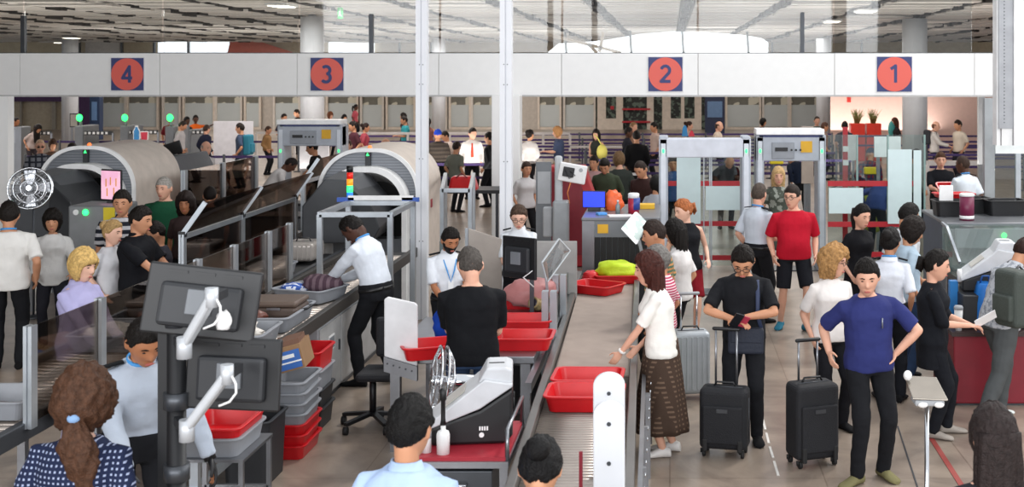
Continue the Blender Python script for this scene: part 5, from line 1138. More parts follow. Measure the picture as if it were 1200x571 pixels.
# white camera box on post, red curved wall, grey reader
r = thing('reader_post', 'grey rounded post with lower cabinet before the red wall', 'post', ps(655, 77)); q = ps(655, 77)
g = MB(); g.span((q.x-.07, q.y, 1.15), (q.x+.05, q.y+.1, 1.88)); g.build('post', mat('post_light', '#b7bbbf', .35), r, bevel=.04, seg=4); g = MB(); g.span((q.x-.09, q.y-.12, .45), (q.x+.15, q.y+.15, 1.2)); g.build('cabinet', mat('reader_grey', '#9b9fa3', .35, .3), r, bevel=.03); g = MB(); g.span((q.x-.24, q.y-.05, .65), (q.x-.1, q.y+.1, 1.1)); g.build('side_box', lgrey, r, bevel=.02); g = MB(); g.span((q.x-.05, q.y, 0), (q.x+.1, q.y+.12, .5)); g.build('foot', dsteel, r)
r = thing('camera_box', 'white tilted device box with black cables on the grey post', 'device', sp_(672, 203, 77)); T = Matrix.Translation(sp_(671, 203, 77)) @ Matrix.Rotation(.18, 4, 'Y')
g = MB(); g.box((0, 0, 0), (.42, .1, .28), 0, T); g.build('case', white, r, bevel=.015); g = MB(); g.box((-.06, -.06, .01), (.17, .02, .15), 0, T); g.build('black_unit', black, r, bevel=.01); g = MB(); g.tube([T@Vector((-.05, -.06, .03)), T@Vector((.05, -.1, -.02)), T@Vector((-.03, -.09, -.08)), T@Vector((-.12, -.08, .04))], .008, 6); g.build('cable', black, r); g = MB(); g.cyl(T@Vector((.12, -.055, .07)), T@Vector((.12, -.045, .07)), .03); g.build('round_dial', lgrey, r)
g = MB(); g.tube([T@Vector((.0, -.06, -.14)), T@Vector((-.02, -.07, -.3)), T@Vector((.04, -.02, -.45)), T@Vector((-.08, .0, -.5))], .008, 6); g.build('hanging_cable', mat('orange_cable', '#d9803e', .5), r)
r = thing('curved_counter', 'red curved counter wall behind the grey reader post', 'counter', ps(668, 73)); s = 73; Y = F/s
P_ = [(636, 196), (684, 196), (690, 215), (699, 240), (704, 262), (704, 314), (636, 314)]
g = MB(); g.prism([((a-CX)/s, Y+.1, HC-(b_-CY)/s) for a, b_ in P_], (0, .5, 0)); g.build('wall', mat('counter_red', '#a31e28', .45), r, bevel=.02); g = MB(); g.prism([((a-CX)/s, Y+.08, HC-(b_-CY)/s) for a, b_ in ((640, 202), (676, 202), (688, 240), (690, 300), (640, 300))], (0, .02, 0)); g.build('inset_panel', dred, r)
r = thing('grey_panel_frame', 'grey framed panel left of the red curved counter', 'panel', ps(636, 73)); g = MB(); g.span(((628-CX)/75, F/75, 0), ((646-CX)/75, F/75+.05, 1.75)); g.build('panel', mgrey, r); g = MB(); g.span(((630-CX)/75, F/75-.01, 1.1), ((645-CX)/75, F/75, 1.6)); g.build('inset', lgrey, r)
# small rail pen left of the lane 2 post
r = thing('rail_pen', 'grey tubular pen left of the white header posts', 'rail frame', ps(530, 88)); 
for px in (518, 551): 
    q = ps(px, 88); g = MB(); g.bar((q.x, q.y, 0), (q.x, q.y, 1.6), .05); g.build('post', alu, r)
    q2 = ps(px+4, 76); g = MB(); g.bar((q2.x, q2.y, 0), (q2.x, q2.y, 1.6), .05); g.build('post', alu, r); g = MB(); g.bar((q.x, q.y, 1.58), (q2.x, q2.y, 1.58), .05); g.build('side_rail', alu, r)
a, b_ = ps(518, 88), ps(551, 88); g = MB(); g.bar((a.x, a.y, 1.58), (b_.x, b_.y, 1.58), .05); g.build('top_rail', alu, r)
r = thing('red_holdall', 'red bag on the table behind the lane 3 scanner', 'bag', ps(541, 66)); q = ps(541, 66, 1.15)
g = MB(); g.prism([(q.x-.25, q.y, 1.05), (q.x+.28, q.y, 1.05), (q.x+.2, q.y, 1.3), (q.x-.2, q.y, 1.3)], (0, .3, 0)); g.build('bag', red, r, bevel=.05, seg=3); g = MB(); g.tube([(q.x-.1, q.y, 1.28), (q.x, q.y-.02, 1.36), (q.x+.1, q.y, 1.28)], .012, 6); g.build('handle', dred, r)
r = thing('search_table', 'dark table under the red bag behind lane 3', 'table', ps(545, 64)); q = ps(545, 64); g = MB(); g.span((q.x-.8, q.y-.5, .98), (q.x+.7, q.y+.3, 1.04)); g.build('tabletop', dgrey, r)
for dx in (-.75, .65):
    for dy in (-.45, .25): g = MB(); g.bar((q.x+dx, q.y+dy, 0), (q.x+dx, q.y+dy, .98), .05); g.build('leg', dsteel, r)
# beige low partitions near lane 2 officer
def lowpanel(px0, px1, y0, s, label, m, z0=0, slope=0, th=.03, name='low_partition'):
    X0, X1, Y = (px0-CX)/s, (px1-CX)/s, F/s; zt = HC-(y0-CY)/s; g = MB(); g.prism([(X0, Y, z0), (X1, Y, z0), (X1, Y, zt-slope), (X0, Y, zt)], (0, th, 0)); return tag(g.build(name, m, bevel=.004), label, 'partition')
pb = mat('partition_beige', '#a39a92', .6)
lowpanel(549, 588, 268, 104, 'beige low partition left of the officer with glasses', pb, slope=.12); lowpanel(615, 676, 283, 108, 'grey low partition behind the clear shield', mat('partition_grey', '#9b9997', .6))
g = MB(); A = sp_(515, 283, 100); g.prism([A, A+Vector((.12, 0, .12)), A+Vector((.12, 0, .02-A.z)), A+Vector((0, 0, .02-A.z))], (0, .02, 0)); tag(g.build('clear_partition', gclear), 'small clear screen beside the white post', 'screen')
g = MB(); g.span(((545-CX)/100, F/100, 0), ((548-CX)/100, F/100+.05, HC-(268-CY)/100)); tag(g.build('partition_post', alu), 'thin aluminium post at the beige partition', 'post')
# walk-through gates
def gate(px0, px1, top, s, label, lightbox=None, box=True):
    X0, X1, Y = (px0-CX)/s, (px1-CX)/s, F/s; H = HC-(top-CY)/s; gm = mat('gate_grey', '#a9afb9', .4, .1); r = thing('metal_detector', label, 'metal detector', ((X0+X1)/2, Y, 0)); pw = .13; D = .5
    for X, nm in ((X0, 0), (X1-pw, 1)):
        g = MB(); g.span((X, Y, 0), (X+pw, Y+D, H)); p_ = g.build('side_panel', gm, r, bevel=.02); g = MB(); g.span((X+.03, Y-.01, .1), (X+pw-.03, Y, H-.1)); g.build('edge_strip', mat('gate_edge', '#d0d6df', .35), p_); g = MB(); g.ell((X+pw/2, Y-.015, HC-(165-CY)/s*1.15), (.015, .01, .03), 8); g.build('green_lamp', green_l, p_)
    g = MB(); g.span((X0, Y, H-.42 if box else H-.3), (X1, Y+D*.6, H-.03)); h_ = g.build('header', gm if box else mat('gate_light', '#c8ccd6', .4), r, bevel=.015)
    if box:
        g = MB(); g.span((X0+.25, Y-.02, H-.38), (X1-.5, Y+.01, H-.12)); c_ = g.build('control_unit', mat('gate_unit', '#8f949c', .4), h_, bevel=.008)
        g = MB(); g.span((X0+.3, Y-.03, H-.26), (X0+.5, Y-.02, H-.2)); g.build('display', black, h_); g = MB(); g.span((X1-.4, Y-.015, H-.28), (X1-.22, Y, H-.1)); g.build('yellow_label', mat('label_yellow', '#d8a51e', .5), h_)
        for i in range(3): g = MB(); g.cyl((X0+.56+i*.07, Y-.03, H-.24), (X0+.56+i*.07, Y-.02, H-.24), .018, n=10); g.build('button', dgrey, h_)
    if lightbox: g = MB(); g.span((X0, Y-.05, H), (X1-.03, Y+D, H+.09)); g.build('light_cover', mat('cover_white', '#f2f3f5', .3), r, bevel=.01); g = MB(); g.span((X0+.05, Y, H-.04), (X1-.05, Y+D-.05, H)); g.build('blue_band', nav, r)
    g = MB(); g.span((X0, Y, 0), (X1, Y+D, .015)); g.build('floor_plate', dsteel, r)
    return r
gate(772, 880, 160, 83, 'plain pale walk-through gate left of the officer in grey shirt', box=False)
gate(886, 968, 158, 74, 'walk-through metal detector with control unit behind the person in red', lightbox=True)
gate(325, 401, 146, 60, 'left walk-through metal detector with yellow label by seated officers', lightbox=True)
gate(-70, 8, 150, 66, 'blue-edged walk-through gate cut by the left picture edge', box=False)
gfb = mat('frosted_board', '#cfe2e4', .2, var=.03)
# glass partition with red bands and frosted boards, on both sides of the second gate
s = 77; Y = F/s; zt = HC-(158-CY)/s
r = thing('glass_partition', 'tall glass partition with red bands right of the metal detector', 'glass partition', ((1022-CX)/s, Y, 0))
for a, b_ in ((970, 1004), (1005, 1040), (1041, 1083)): g = MB(); g.span(((a-CX)/s, Y, .02), ((b_-CX)/s, Y+.012, zt)); g.build('pane', gclear, r)
for zz in (1.46, .84, .38): g = MB(); g.span(((970-CX)/s, Y-.015, zz-.04), ((1076-CX)/s, Y-.002, zz+.04)); g.build('red_band', redstrip, r)
for a, b_, c_, d_ in ((971, 1011, 220, 250), (1040, 1068, 175, 262), (1070, 1079, 176, 262)): g = MB(); g.span(((a-CX)/s, Y-.04, HC-(d_-CY)/s), ((b_-CX)/s, Y-.03, HC-(c_-CY)/s)); g.build('frosted_board', gfb, r)
for a in (1004.5, 1040.5, 1083.5): g = MB(); g.span(((a-1-CX)/s, Y-.01, 0), ((a+1-CX)/s, Y+.03, zt)); g.build('mullion', mat('mullion_green', '#7f9a96', .3), r)
r = thing('glass_partition', 'glass partition with red bands seen through the plain pale gate', 'glass partition', ((830-CX)/s, Y+1.2, 0)); Y2 = Y+1.2; s = F/Y2
g = MB(); g.span(((778-CX)/s, Y2, .02), ((884-CX)/s, Y2+.012, 2.1)); g.build('pane', gclear, r)
for yy in (215, 262, 302): z_ = HC-(yy-CY)/s; g = MB(); g.span(((782-CX)/s, Y2-.02, z_-.04), ((870-CX)/s, Y2-.005, z_+.04)); g.build('red_band', redstrip, r)
for a, b_, c_, d_ in ((793, 821, 178, 262), (827, 867, 218, 246)): g = MB(); g.span(((a-CX)/s, Y2-.04, HC-(d_-CY)/s), ((b_-CX)/s, Y2-.03, HC-(c_-CY)/s)); g.build('frosted_board', gfb, r)
for a in (824, 831, 833): g = MB(); g.span(((a-CX)/s, Y2-.02, 0), ((a+1.5-CX)/s, Y2+.04, 2.1)); g.build('mullion', alu, r)
r = thing('red_post', 'slim red upright with white notices beside the beige board', 'post', ps(991, 64)); q = ps(991, 64); g = MB(); g.span((q.x-.05, q.y, 0), (q.x+.04, q.y+.06, 2.15)); g.build('post', redstrip, r)
for z in (1.5, 1.75): g = MB(); g.box((q.x, q.y-.01, z), (.1, .01, .1)); g.build('notice', white, r)
yel = mat('yellow_plastic', '#d9c21f', .5)
for px, py, s, lb in ((910, 188, 62, 'yellow caution box seen through the metal detector'), (1020, 200, 60, 'yellow caution box seen through the glass partition')):
    q = ps(px, s); z = HC-(py-CY)/s; r = thing('caution_stand', lb, 'caution sign', (q.x, q.y, 0)); g = MB(); g.box((q.x, q.y, z), (.26, .1, .14)); g.build('yellow_head', yel, r, bevel=.02); g = MB(); g.bar((q.x-.1, q.y, 0), (q.x-.08, q.y, z-.05), .03); g.bar((q.x+.1, q.y, 0), (q.x+.08, q.y, z-.05), .03); g.build('legs', dsteel, r)
blob('green_backpack', 'olive and yellow backpack behind the glass partition', 'backpack', (ps(1018, 66).x, ps(1018, 66).y, .62), (.28, .2, .4), cloth('#7c8230'), 14)
# ---- lane 1
scanner_box(3.42, 4.6, 15.25, 16.7, 1.3, 'blue-grey x-ray box scanner at right with black bins on top', left_col=mat('blue_grey', '#44505f', .45))
T1 = 1.3
for i, (x, y, w_, lb) in enumerate(((3.62, 16.0, .42, 'black bin at the left on the right-hand scanner'), (4.35, 16.1, .5, 'black bin at the right on the right-hand scanner'), (4.0, 16.35, .42, 'black bin at the back between the other two bins'))):
    tray((x, y, T1), .05*i, black, lb, w_, .36, .2)
tray((3.75, 16.35, T1+.2), .1, red, 'red tray lying on the left black bin', .5, .3, .06)
r = thing('wipes_tub', 'burgundy cylindrical tub with white top on the right-hand scanner', 'tub', (3.72, 15.5, T1)); g = MB(); g.lathe([(.09, 0), (.09, .3)], (3.72, 15.5, T1), 20); g.build('tub', mat('tub_purple', '#6d1a3f', .4), r); g = MB(); g.lathe([(.093, .3), (.093, .33), (.07, .34)], (3.72, 15.5, T1), 20); g.build('lid', white, r); g = MB(); g.lathe([(.0915, .02), (.0915, .06)], (3.72, 15.5, T1), 20); g.build('white_band', white, r)
lay('white_beaker', 'white paper note standing behind the burgundy tub', 'paper', (3.55, 15.9, T1+.2), (.18, .02, .2), white)
r = thing('scanner_console', 'light grey sloping console with green lamp on right-hand scanner', 'console', (4.2, 15.0, 0)); X0, X1 = 3.35, 4.75
g = MB(); g.prism([(X0, 14.3, .75), (X0, 15.22, .75), (X0, 15.22, 1.28), (X0, 14.95, 1.26), (X0, 14.3, .95)], (X1-X0, 0, 0)); g.build('hood', glass('hood_clear', '#cfdad8', .12, body=.25, bodycol='#b9c6c4'), r)
g = MB(); g.span((3.5, 15.12, 1.0), (4.65, 15.2, 1.24)); g.build('control_strip', lgrey, r, bevel=.01); g = MB(); g.ell((4.08, 15.1, 1.16), (.035, .02, .035), 12); g.build('green_button', green_l, r); g = MB(); g.span((4.35, 15.09, 1.08), (4.5, 15.12, 1.22)); g.build('orange_label', mat('label_orange', '#e0a428', .5), r)
for x in (X0, X1): g = MB(); g.bar((x, 14.3, .95), (x, 14.95, 1.28), .03); g.bar((x, 14.95, 1.28), (x, 15.22, 1.3), .03); g.build('edge', alu, r)
conveyor(3.45, 4.6, 12.8, 15.1, .72, 'short dark belt conveyor leading into right-hand scanner')
r = thing('burgundy_counter', 'burgundy counter block under the right-hand trace detector', 'counter', (3.2, 12, 0))
g = MB(); g.span((2.68, 11.68, .02), (4.6, 12.6, .66)); g.build('block', dred, r, bevel=.015); g = MB(); g.span((2.66, 11.66, .66), (4.62, 12.62, .70)); g.build('top', mat('counter_top_dark', '#33211f', .4), r); g = MB(); g.span((2.72, 11.72, 0), (4.56, 12.56, .03)); g.build('plinth', dsteel, r); g = MB(); g.span((2.8, 11.8, .7), (3.4, 12.5, 1.02)); g.build('machine_base', dgrey, r, bevel=.01)
trace_detector((3.12, 12.15, 1.02), -.12, 'grey trace detector with beige screen beside person holding paper', 1.0, win=True)
q = ps(1154, 122); r = thing('shopping_bag', 'bright blue bag on the burgundy counter', 'bag', (q.x, q.y, .7)); g = MB(); g.loft([[(q.x+a*w_, q.y+b_*.09, z) for a, b_ in ((-1, -1), (0, -1.15), (1, -1), (1.05, 0), (1, 1), (0, 1.1), (-1, 1), (-1.05, 0))] for z, w_ in ((.70, .085), (.8, .095), (.95, .09), (1.08, .07), (1.13, .05))]); g.build('bag', mat('bag_blue', '#1673c9', .45, bump=.4, bsc=12), r); g = MB(); g.tube([(q.x-.05, q.y, 1.11), (q.x-.03, q.y-.03, 1.2), (q.x+.03, q.y-.03, 1.2), (q.x+.05, q.y, 1.11)], .01, 6); g.build('handle', mat('bag_handle', '#0f4c91', .5), r)
q = ps(1125, 124); r = thing('cup', 'white lidded cup on the burgundy counter', 'cup', (q.x, 11.72, 1.0)); r.location = (q.x, q.y+.06, .7); zc = .7
g = MB(); g.lathe([(.03, 0), (.042, .2)], (q.x, q.y+.06, zc), 18); g.build('cup', white, r); g = MB(); g.lathe([(.045, .2), (.045, .22), (.035, .235)], (q.x, q.y+.06, zc), 18); g.build('lid', lgrey, r)
lay('blue_canister', 'blue box behind the cup on burgundy counter', 'box', ((1117-CX)/120, F/120, .7), (.08, .08, .42), mat('can_blue', '#2273b5', .4))
# kiosk stand in the right foreground
q = ps(1086, 172); r = thing('reader_stand', 'slim steel stand with tilted plate in the right foreground', 'stand', (q.x, q.y, 0))
g = MB(); g.lathe([(.16, 0), (.16, .015), (.02, .03), (.016, .05), (.016, .93)], (q.x, q.y, 0), 18); g.build('pole', chrome, r)
pl = [(q.x-.12, q.y-.12, .95), (q.x+.12, q.y-.12, .94), (q.x+.105, q.y+.18, 1.02), (q.x-.12, q.y+.18, 1.03)]
g = MB(); g.prism(pl, (0, 0, .012)); g.build('plate', mat('plate_bronze', '#8c857c', .25, .7), r, bevel=.006); g = MB(); g.span((q.x-.1, q.y-.11, .90), (q.x+.1, q.y+.05, .945)); g.build('reader', lgrey, r, bevel=.015)
for dx in (-.05, .06): g = MB(); g.ell((q.x+dx, q.y-.115, .915), (.035, .02, .02), 12); g.build('lens', white, r)
q2 = ps(1067, 172); g = MB(); g.ell((q2.x, q.y+.1, 1.06), (.03, .03, .035), 12); g.build('cap', white, r)
# ---- lane 4 consoles
r = thing('scanner_console', 'grey console with green lamp and yellow label below the pink monitor', 'console', (-6.9, 14.4, 0)); X0, X1, Y = (78-CX)/95, (136-CX)/95, 15.3
g = MB(); g.span((X0, Y, .9), (X1, Y+.6, 1.5)); g.build('body', mat('console_grey', '#7c7e80', .4, .2), r, bevel=.02); g = MB(); g.span((X0+.05, Y+.02, 0), (X1-.05, Y+.5, .9)); g.build('base', black, r); g = MB(); g.ell((X0+.22, Y-.01, 1.42), (.04, .02, .04), 12); g.build('green_lamp', green_l, r); g = MB(); g.span((X1-.17, Y-.01, 1.3), (X1-.03, Y, 1.48)); g.build('yellow_label', yel, r); g = MB(); g.cyl((X0+.1, Y-.01, 1.42), (X0+.1, Y, 1.42), .035); g.build('round_logo', white, r)
pinks = mat('pink_screen', '#d9a3bd', .3, emit=.75, pat='blotch', c2='#dfaec2', psc=3)
q = sp_(131, 217, 92.5); mo = monitor(q, .36, .40, 0, 0, PI-.45, 'monitor with pink x-ray picture before the large left scanner', scr=pinks)
T = Matrix.Translation(q) @ rotz(PI-.45)
r = thing('monitor_stand', 'dark post under the pink x-ray monitor', 'stand', (q.x, q.y, 1.5)); g = MB(); g.bar((q.x+.05, q.y+.06, 1.48), (q.x+.03, q.y+.06, q.z-.1), .04); g.build('post', black, r); g = MB(); g.box((q.x+.05, q.y+.06, 1.51), (.2, .18, .02)); g.build('foot', black, r)
for i, (dx, dz) in enumerate(((-.1, .04), (.0, .05), (.08, .03), (-.06, -.08), (.06, -.09))):
    g = MB(); g.box((dx, .021, dz), (.02, .002, .1), 0, T); g.build('bag_image', mat('xray_orange', '#c98a4a', .3, emit=.5), mo)
r = thing('inlet_hood', 'dark grey angular hood right of the large left scanner', 'hood', ps(215, 72)); s = 72; Y = F/s
P_ = [(196, 200), (203, 182), (224, 180), (236, 205), (238, 312), (198, 312)]
g = MB(); g.prism([((a-CX)/s, Y-.7, HC-(b_-CY)/s) for a, b_ in P_], (0, 1.4, 0)); g.build('hood', mat('hood_dark', '#45474b', .5), r, bevel=.02); g = MB(); T = Matrix.Translation(sp_(203, 174, s)) @ Matrix.Rotation(-.3, 4, 'Y'); g.box((0, 0, 0), (.28, .03, .2), 0, T); g.build('tablet', black, r, bevel=.01)
for (px, s, w_, d_, z, lb) in ((265, 62, 1.6, .8, .8, 'officers\' dark desk left of the left walk-through gate'), (330, 72, 1.3, .7, .85, 'low dark desk before the left walk-through gate'), (368, 66, .9, .6, .85, 'dark desk at which the person in black sits')):
    q = ps(px, s); r = thing('desk', lb, 'desk', (q.x, q.y, 0)); g = MB(); g.span((q.x-w_/2, q.y-d_/2, z-.04), (q.x+w_/2, q.y+d_/2, z)); g.build('desktop', dgrey, r); g = MB(); g.span((q.x-w_/2+.03, q.y-d_/2+.03, .05), (q.x+w_/2-.03, q.y-d_/2+.05, z-.04)); g.build('front_panel', mgrey, r)
    for dx in (-w_/2+.05, w_/2-.05):
        for dy in (-d_/2+.08, d_/2-.08): g = MB(); g.bar((q.x+dx, q.y+dy, 0), (q.x+dx, q.y+dy, z-.04), .05); g.build('leg', dsteel, r)
# black equipment below the pink monitor and belts of lane 4
conveyor(-8.9, -8.4, 13.0, 16.5, .85, 'dark belt conveyor before the large left scanner')
conveyor(-5.78, -5.36, 14.6, 18.5, .8, 'dark conveyor beside the person in green', roll=(14.7, 18.4), step=.14)
r = thing('sticker_stand', 'blue bottle and red cup cut-out sign above the barrier', 'sign', ps(165, 42)); s = 42; Y = F/s
for nm, px0, px1, py0, py1, c_ in (('bottle_cutout', 157, 163, 149, 169, '#2f86c4'), ('cup_cutout', 165, 173, 155, 169, '#c92f46')):
    g = MB(); cxp = (px0+px1)/2; w_ = (px1-px0)
    pts = [(px0, py1), (px1, py1), (px1, py0+5), (cxp+1.5, py0+2), (cxp+1.2, py0), (cxp-1.2, py0), (cxp-1.5, py0+2), (px0, py0+5)] if nm[0] == 'b' else [(px0+1, py1), (px1-1, py1), (px1, py0), (px0, py0)]
    g.prism([((a-CX)/s, Y, HC-(b_-CY)/s) for a, b_ in [(cxp+(p-cxp)*1.35, (py0+py1)/2+(q_-(py0+py1)/2)*1.15) for p, q_ in pts]], (0, .01, 0)); g.build('outline', white, r)
    g = MB(); g.prism([((a-CX)/s, Y-.01, HC-(b_-CY)/s) for a, b_ in pts], (0, .01, 0)); g.build(nm, mat(nm, c_, .5), r)
g = MB(); g.bar(((165-CX)/s, Y+.02, 0), ((165-CX)/s, Y+.02, 1.3), .04); g.build('pole', dsteel, r)
r = thing('sticker_stand', 'blue bottle and red cup cut-out sign above the pale gate', 'sign', ps(806, 42)); s = 42
for nm, px0, px1, py0, py1, c_ in (('bottle_cutout', 799, 806, 147, 160, '#2f86c4'), ('cup_cutout', 807, 814, 153, 160, '#c92f46')):
    g = MB(); g.prism([((a-CX)/s, Y-.01, HC-(b_-CY)/s) for a, b_ in ((px0, py1), (px1, py1), (px1-1, py0+3), ((px0+px1)/2+1, py0), ((px0+px1)/2-1, py0), (px0+1, py0+3))], (0, .01, 0)); g.build(nm, mat(nm, c_, .5), r)
g = MB(); g.bar(((806-CX)/s, Y+.02, 0), ((806-CX)/s, Y+.02, 1.4), .04); g.build('pole', dsteel, r)
# ------------------------------------------------------------------ everyone in the hall, nearest first
EP = ('epaulettes', 'collar_band', 'belt')
# front right: travellers waiting
navyman = person(1018, 303, 1.74, 12, 'person in navy t-shirt and black trousers leaning on suitcase handle in front right', '#2b3166', 'tee', hair='short', hairc='#14100e', sk='l', s=151, lean=4, roll=-3, hy=-20, hpitch=14, R=(.33, .02, 1.0), L=(.19, .08, .98), LP=(1, .5, .1), feet=((.12, .0), (.14, .12, 0, 60)), extras=('zip',), wide=1.04, shoe='#75704e', belly=.02, ln=0)
blackman = person(872, 279, 1.74, -8, 'person in black t-shirt looking down at passport with suitcase beside', '#16171b', 'tee', hair='short', hairc='#17120f', sk='m', s=137, lean=6, hpitch=32, L=(.03, .30, 1.12), R=(.06, .30, 1.10), extras=('glasses',), wide=1.0, belly=.04, LP=(.8, .5, -.6), RP=(.8, .5, -.6))
skirtw = person(775, 289, 1.68, 268, 'person in white top and brown skirt touching the red tray', '#eceae4', 'tee', 'skirt', '#43342b', 'long', '#41201a', 'l', 1, s=142, lean=7, hy=6, hpitch=4, R=(.08, .2, .9), L=(.14, .42, .78), ln=.46, shoe='sandal', feet=((.09, -.02), (.09, -.1)), extras=('watch',), bpat='dots', bc2='#6a5648')
redman = person(930, 216, 1.78, 4, 'person in red polo shirt and black shorts with glasses, walking', '#b3142a', 'polo', 'shorts', '#16171d', 'short', '#2a211c', 'l', s=None, hy=-35, hpitch=6, extras=('glasses',), wide=1.16, belly=.06, feet=((.14, .1, 0, 30), (.14, -.12, 0, 20)), shoe='#2c6f86')
curlyw = person(973, 288, 1.62, 20, 'person with blond curly hair and white t-shirt behind the navy t-shirt', '#e6e0dc', 'tee', 'trousers', '#15151a', 'curly', '#a87f50', 'l', 1, hy=40, s=None, L=(.18, .2, .95), R=(.22, .05, .9), ln=.12, extras=('glasses',))
person(1042, 268, 1.66, 168, 'person in white uniform shirt with dark hair bun, seen from behind', '#dfe3ec', 'officer', 'trousers', '#14161c', 'bun', '#14100f', 'm', 1, s=122, L=(.2, .2, 1.0), extras=('collar_band', 'epaulettes'), hy=-15)
person(1063, 253, 1.68, 100, 'person in pale blue shirt with dark fringe behind the bun-haired officer', '#a9bccb', 'tee', 'jeans', hair='bob', hairc='#1c1512', sk='m', fem=1, s=None, hpitch=22)
person(1060, 240, 1.72, 110, 'person with short black hair and grey top behind the pale blue shirt', '#c9ccd0', 'tee', hair='short', hairc='#14110f', sk='m', s=106, hpitch=20)
person(1007, 238, 1.66, 35, 'person in black dress with black ponytail left of the uniformed officer', '#131317', 'dress', 'dress', '#131317', 'pony', '#120f0e', 'l', 1, s=None, hy=-5, hpitch=14, ln=.3)
paperw = person(1092, 292, 1.62, 80, 'person in loose black dress holding a white sheet of paper', '#14161c', 'half', 'trousers', '#14161c', 'pony', '#15110f', 'l', 1, s=135, R=(.1, .34, 1.06), L=(.02, .36, 1.04), hem=-.28, ln=.12, hpitch=12, feet=((.1, .14), (.1, .0)), shoe='#9a928a', wide=1.1)
person(1172, 283, 1.74, 118, 'person with grey backpack and striped shirt stepping forward at right edge', '#b9bcc2', 'shirt', 'loose', '#4c4f50', 'short', '#2a1712', 'm', s=130, lean=26, hpitch=15, pat='blotch', pc2='#8f949c', pk=30, R=(.1, .45, 1.0), L=(.1, .45, 1.0), feet=((.12, .1, 0, 10), (.12, -.33, .03, 10)), shoe='#dfe6e2', wide=1.1)
person(1168, 478, 1.68, 185, 'person with long dark hair cut by the bottom edge at right', '#26262c', 'tee', hair='long', hairc='#2b2322', sk='l', fem=1, s=262, ln=.42, loc=((1168-CX)/262, F/262, -.03))
# by the plain gate
person(805, 232, 1.66, 10, 'person with strawberry blond ponytail and black tank top smiling', '#17181c', 'tank', 'shorts', '#7d1420', 'pony', '#a5623a', 'p', 1, s=None, hy=-70, hpitch=16, L=(.25, .1, .98), ln=.12)
person(796, 257, 1.62, 250, 'person in white t-shirt with long black hair in front of the blond ponytail', '#dcd8d6', 'tee', 'trousers', '#16161a', 'long', '#15110f', 'm', 1, s=None, hpitch=12, ln=.2, L=(.05, .3, 1.0))
person(772, 257, 1.70, 262, 'person in green orange striped polo with short dark hair', '#56705c', 'polo', 'trousers', '#3c3c40', 'short', '#2c211d', 'm', s=None, pat='stripe', pc2='#c08a5a', pk=150, hpitch=14, hy=10, wide=1.1)
person(777, 288, 1.52, 255, 'person with grey bob and pink striped top behind the brown skirt', '#b23a5c', 'tee', 'trousers', '#c9d6ae', 'bob', '#77736f', 'm', 1, s=None, pat='stripe', pc2='#e6c8cc', pk=260, hpitch=16)
person(888, 214, 1.76, 130, 'person in grey uniform shirt with shaved head beside the person in red', '#c8cfd9', 'officer', hair='buzz', hairc='#4a4039', sk='l', s=None, hy=20, extras=EP, wide=1.06, R=(.16, .28, 1.05))
person(912, 198, 1.70, 0, 'person with blond hair and sunglasses on head standing in the detector', '#4b5048', 'dress', 'dress', '#4b5048', 'long', '#c2a070', 'l', 1, s=76, pat='blotch', pc2='#8f938a', pk=12, ln=.16)
# conveyor officers and passengers of lanes 2 and 3
person(441, 250, 1.80, 252, 'person in white uniform shirt bending over the tray at the left conveyor', '#d5dbe4', 'officer_long', hair='buzz', hairc='#14100e', sk='k', s=116, lean=20, hpitch=34, L=(.10, .52, .98), R=(.14, .48, .98), extras=('collar_band', 'belt'), feet=((.13, .1), (.13, -.12)), wide=1.06)
person(525, 265, 1.60, 22, 'person in white uniform shirt with blue lanyard smiling beyond the blue bag', '#d9dde3', 'officer', hair='short', hairc='#171210', sk='t', s=115, hpitch=26, hy=10, L=(.12, .34, .96), R=(.12, .32, .96), extras=('epaulettes', 'lanyard', 'belt', 'beard'))
person(553, 287, 1.80, 190, 'person in black t-shirt and jeans seen from behind at the search counter', '#0f1014', 'tee', 'jeans', hair='buzz', hairc='#4a4541', sk='l', s=150, lean=4, hpitch=22, hy=14, L=(.08, .34, .98), R=(.12, .32, .98), wide=1.12, belly=.05)
person(608, 237, 1.68, 6, 'person in white uniform shirt with glasses behind the small monitor', '#d8dde2', 'officer', hair='back', hairc='#4b3a2f', sk='p', fem=1, s=None, hpitch=24, L=(.1, .38, 1.0), R=(.12, .3, 1.0), extras=('glasses', 'epaulettes'))
# loading side on the left
person(10, 236, 1.78, 200, 'person in white short-sleeved shirt and black trousers at left edge', '#dcdad6', 'tee', hair='short', hairc='#1b1613', sk='m', s=None, extras=('collar_band',), wide=1.12, hem=-.1, R=(.26, .0, .92), L=(.3, .05, .9))
person(62, 245, 1.58, 20, 'person in white cardigan over dark striped top facing the camera', '#d3d2d0', 'cardigan', 'trousers', '#24242b', 'bob', '#17120f', 'm', 1, s=None, R=(.2, .15, .95), L=(.25, .3, .95), hem=-.14)
blondw = person(92, 300, 1.66, 72, 'person with blond bob and lilac shirt beside the glass screen', '#a9a6cd', 'shirt', 'trousers', '#b9b4d4', 'bob', '#c9a667', 'p', 1, s=138, hpitch=14, L=(.18, .3, .92), R=(.12, .34, .9), hem=-.16, wide=1.08)
person(160, 240, 1.76, 84, 'person in black polo shirt reaching a hand toward the trays', '#121318', 'polo', hair='short', hairc='#17120f', sk='m', s=112, R=(.12, .44, .98), L=(.2, .4, .9), wide=1.14, hpitch=12)
person(129, 258, 1.58, 75, 'person with tied blond hair behind the lilac shirt', '#cfcfd3', 'tee', hair='bun', hairc='#a98a5c', sk='p', fem=1, s=110)
person(144, 222, 1.80, 12, 'person in black and white striped polo behind the tied blond hair', '#1f232c', 'polo', hair='short', hairc='#1b1613', sk='m', s=None, pat='stripe', pc2='#b9b9bd', pk=70, wide=1.1)
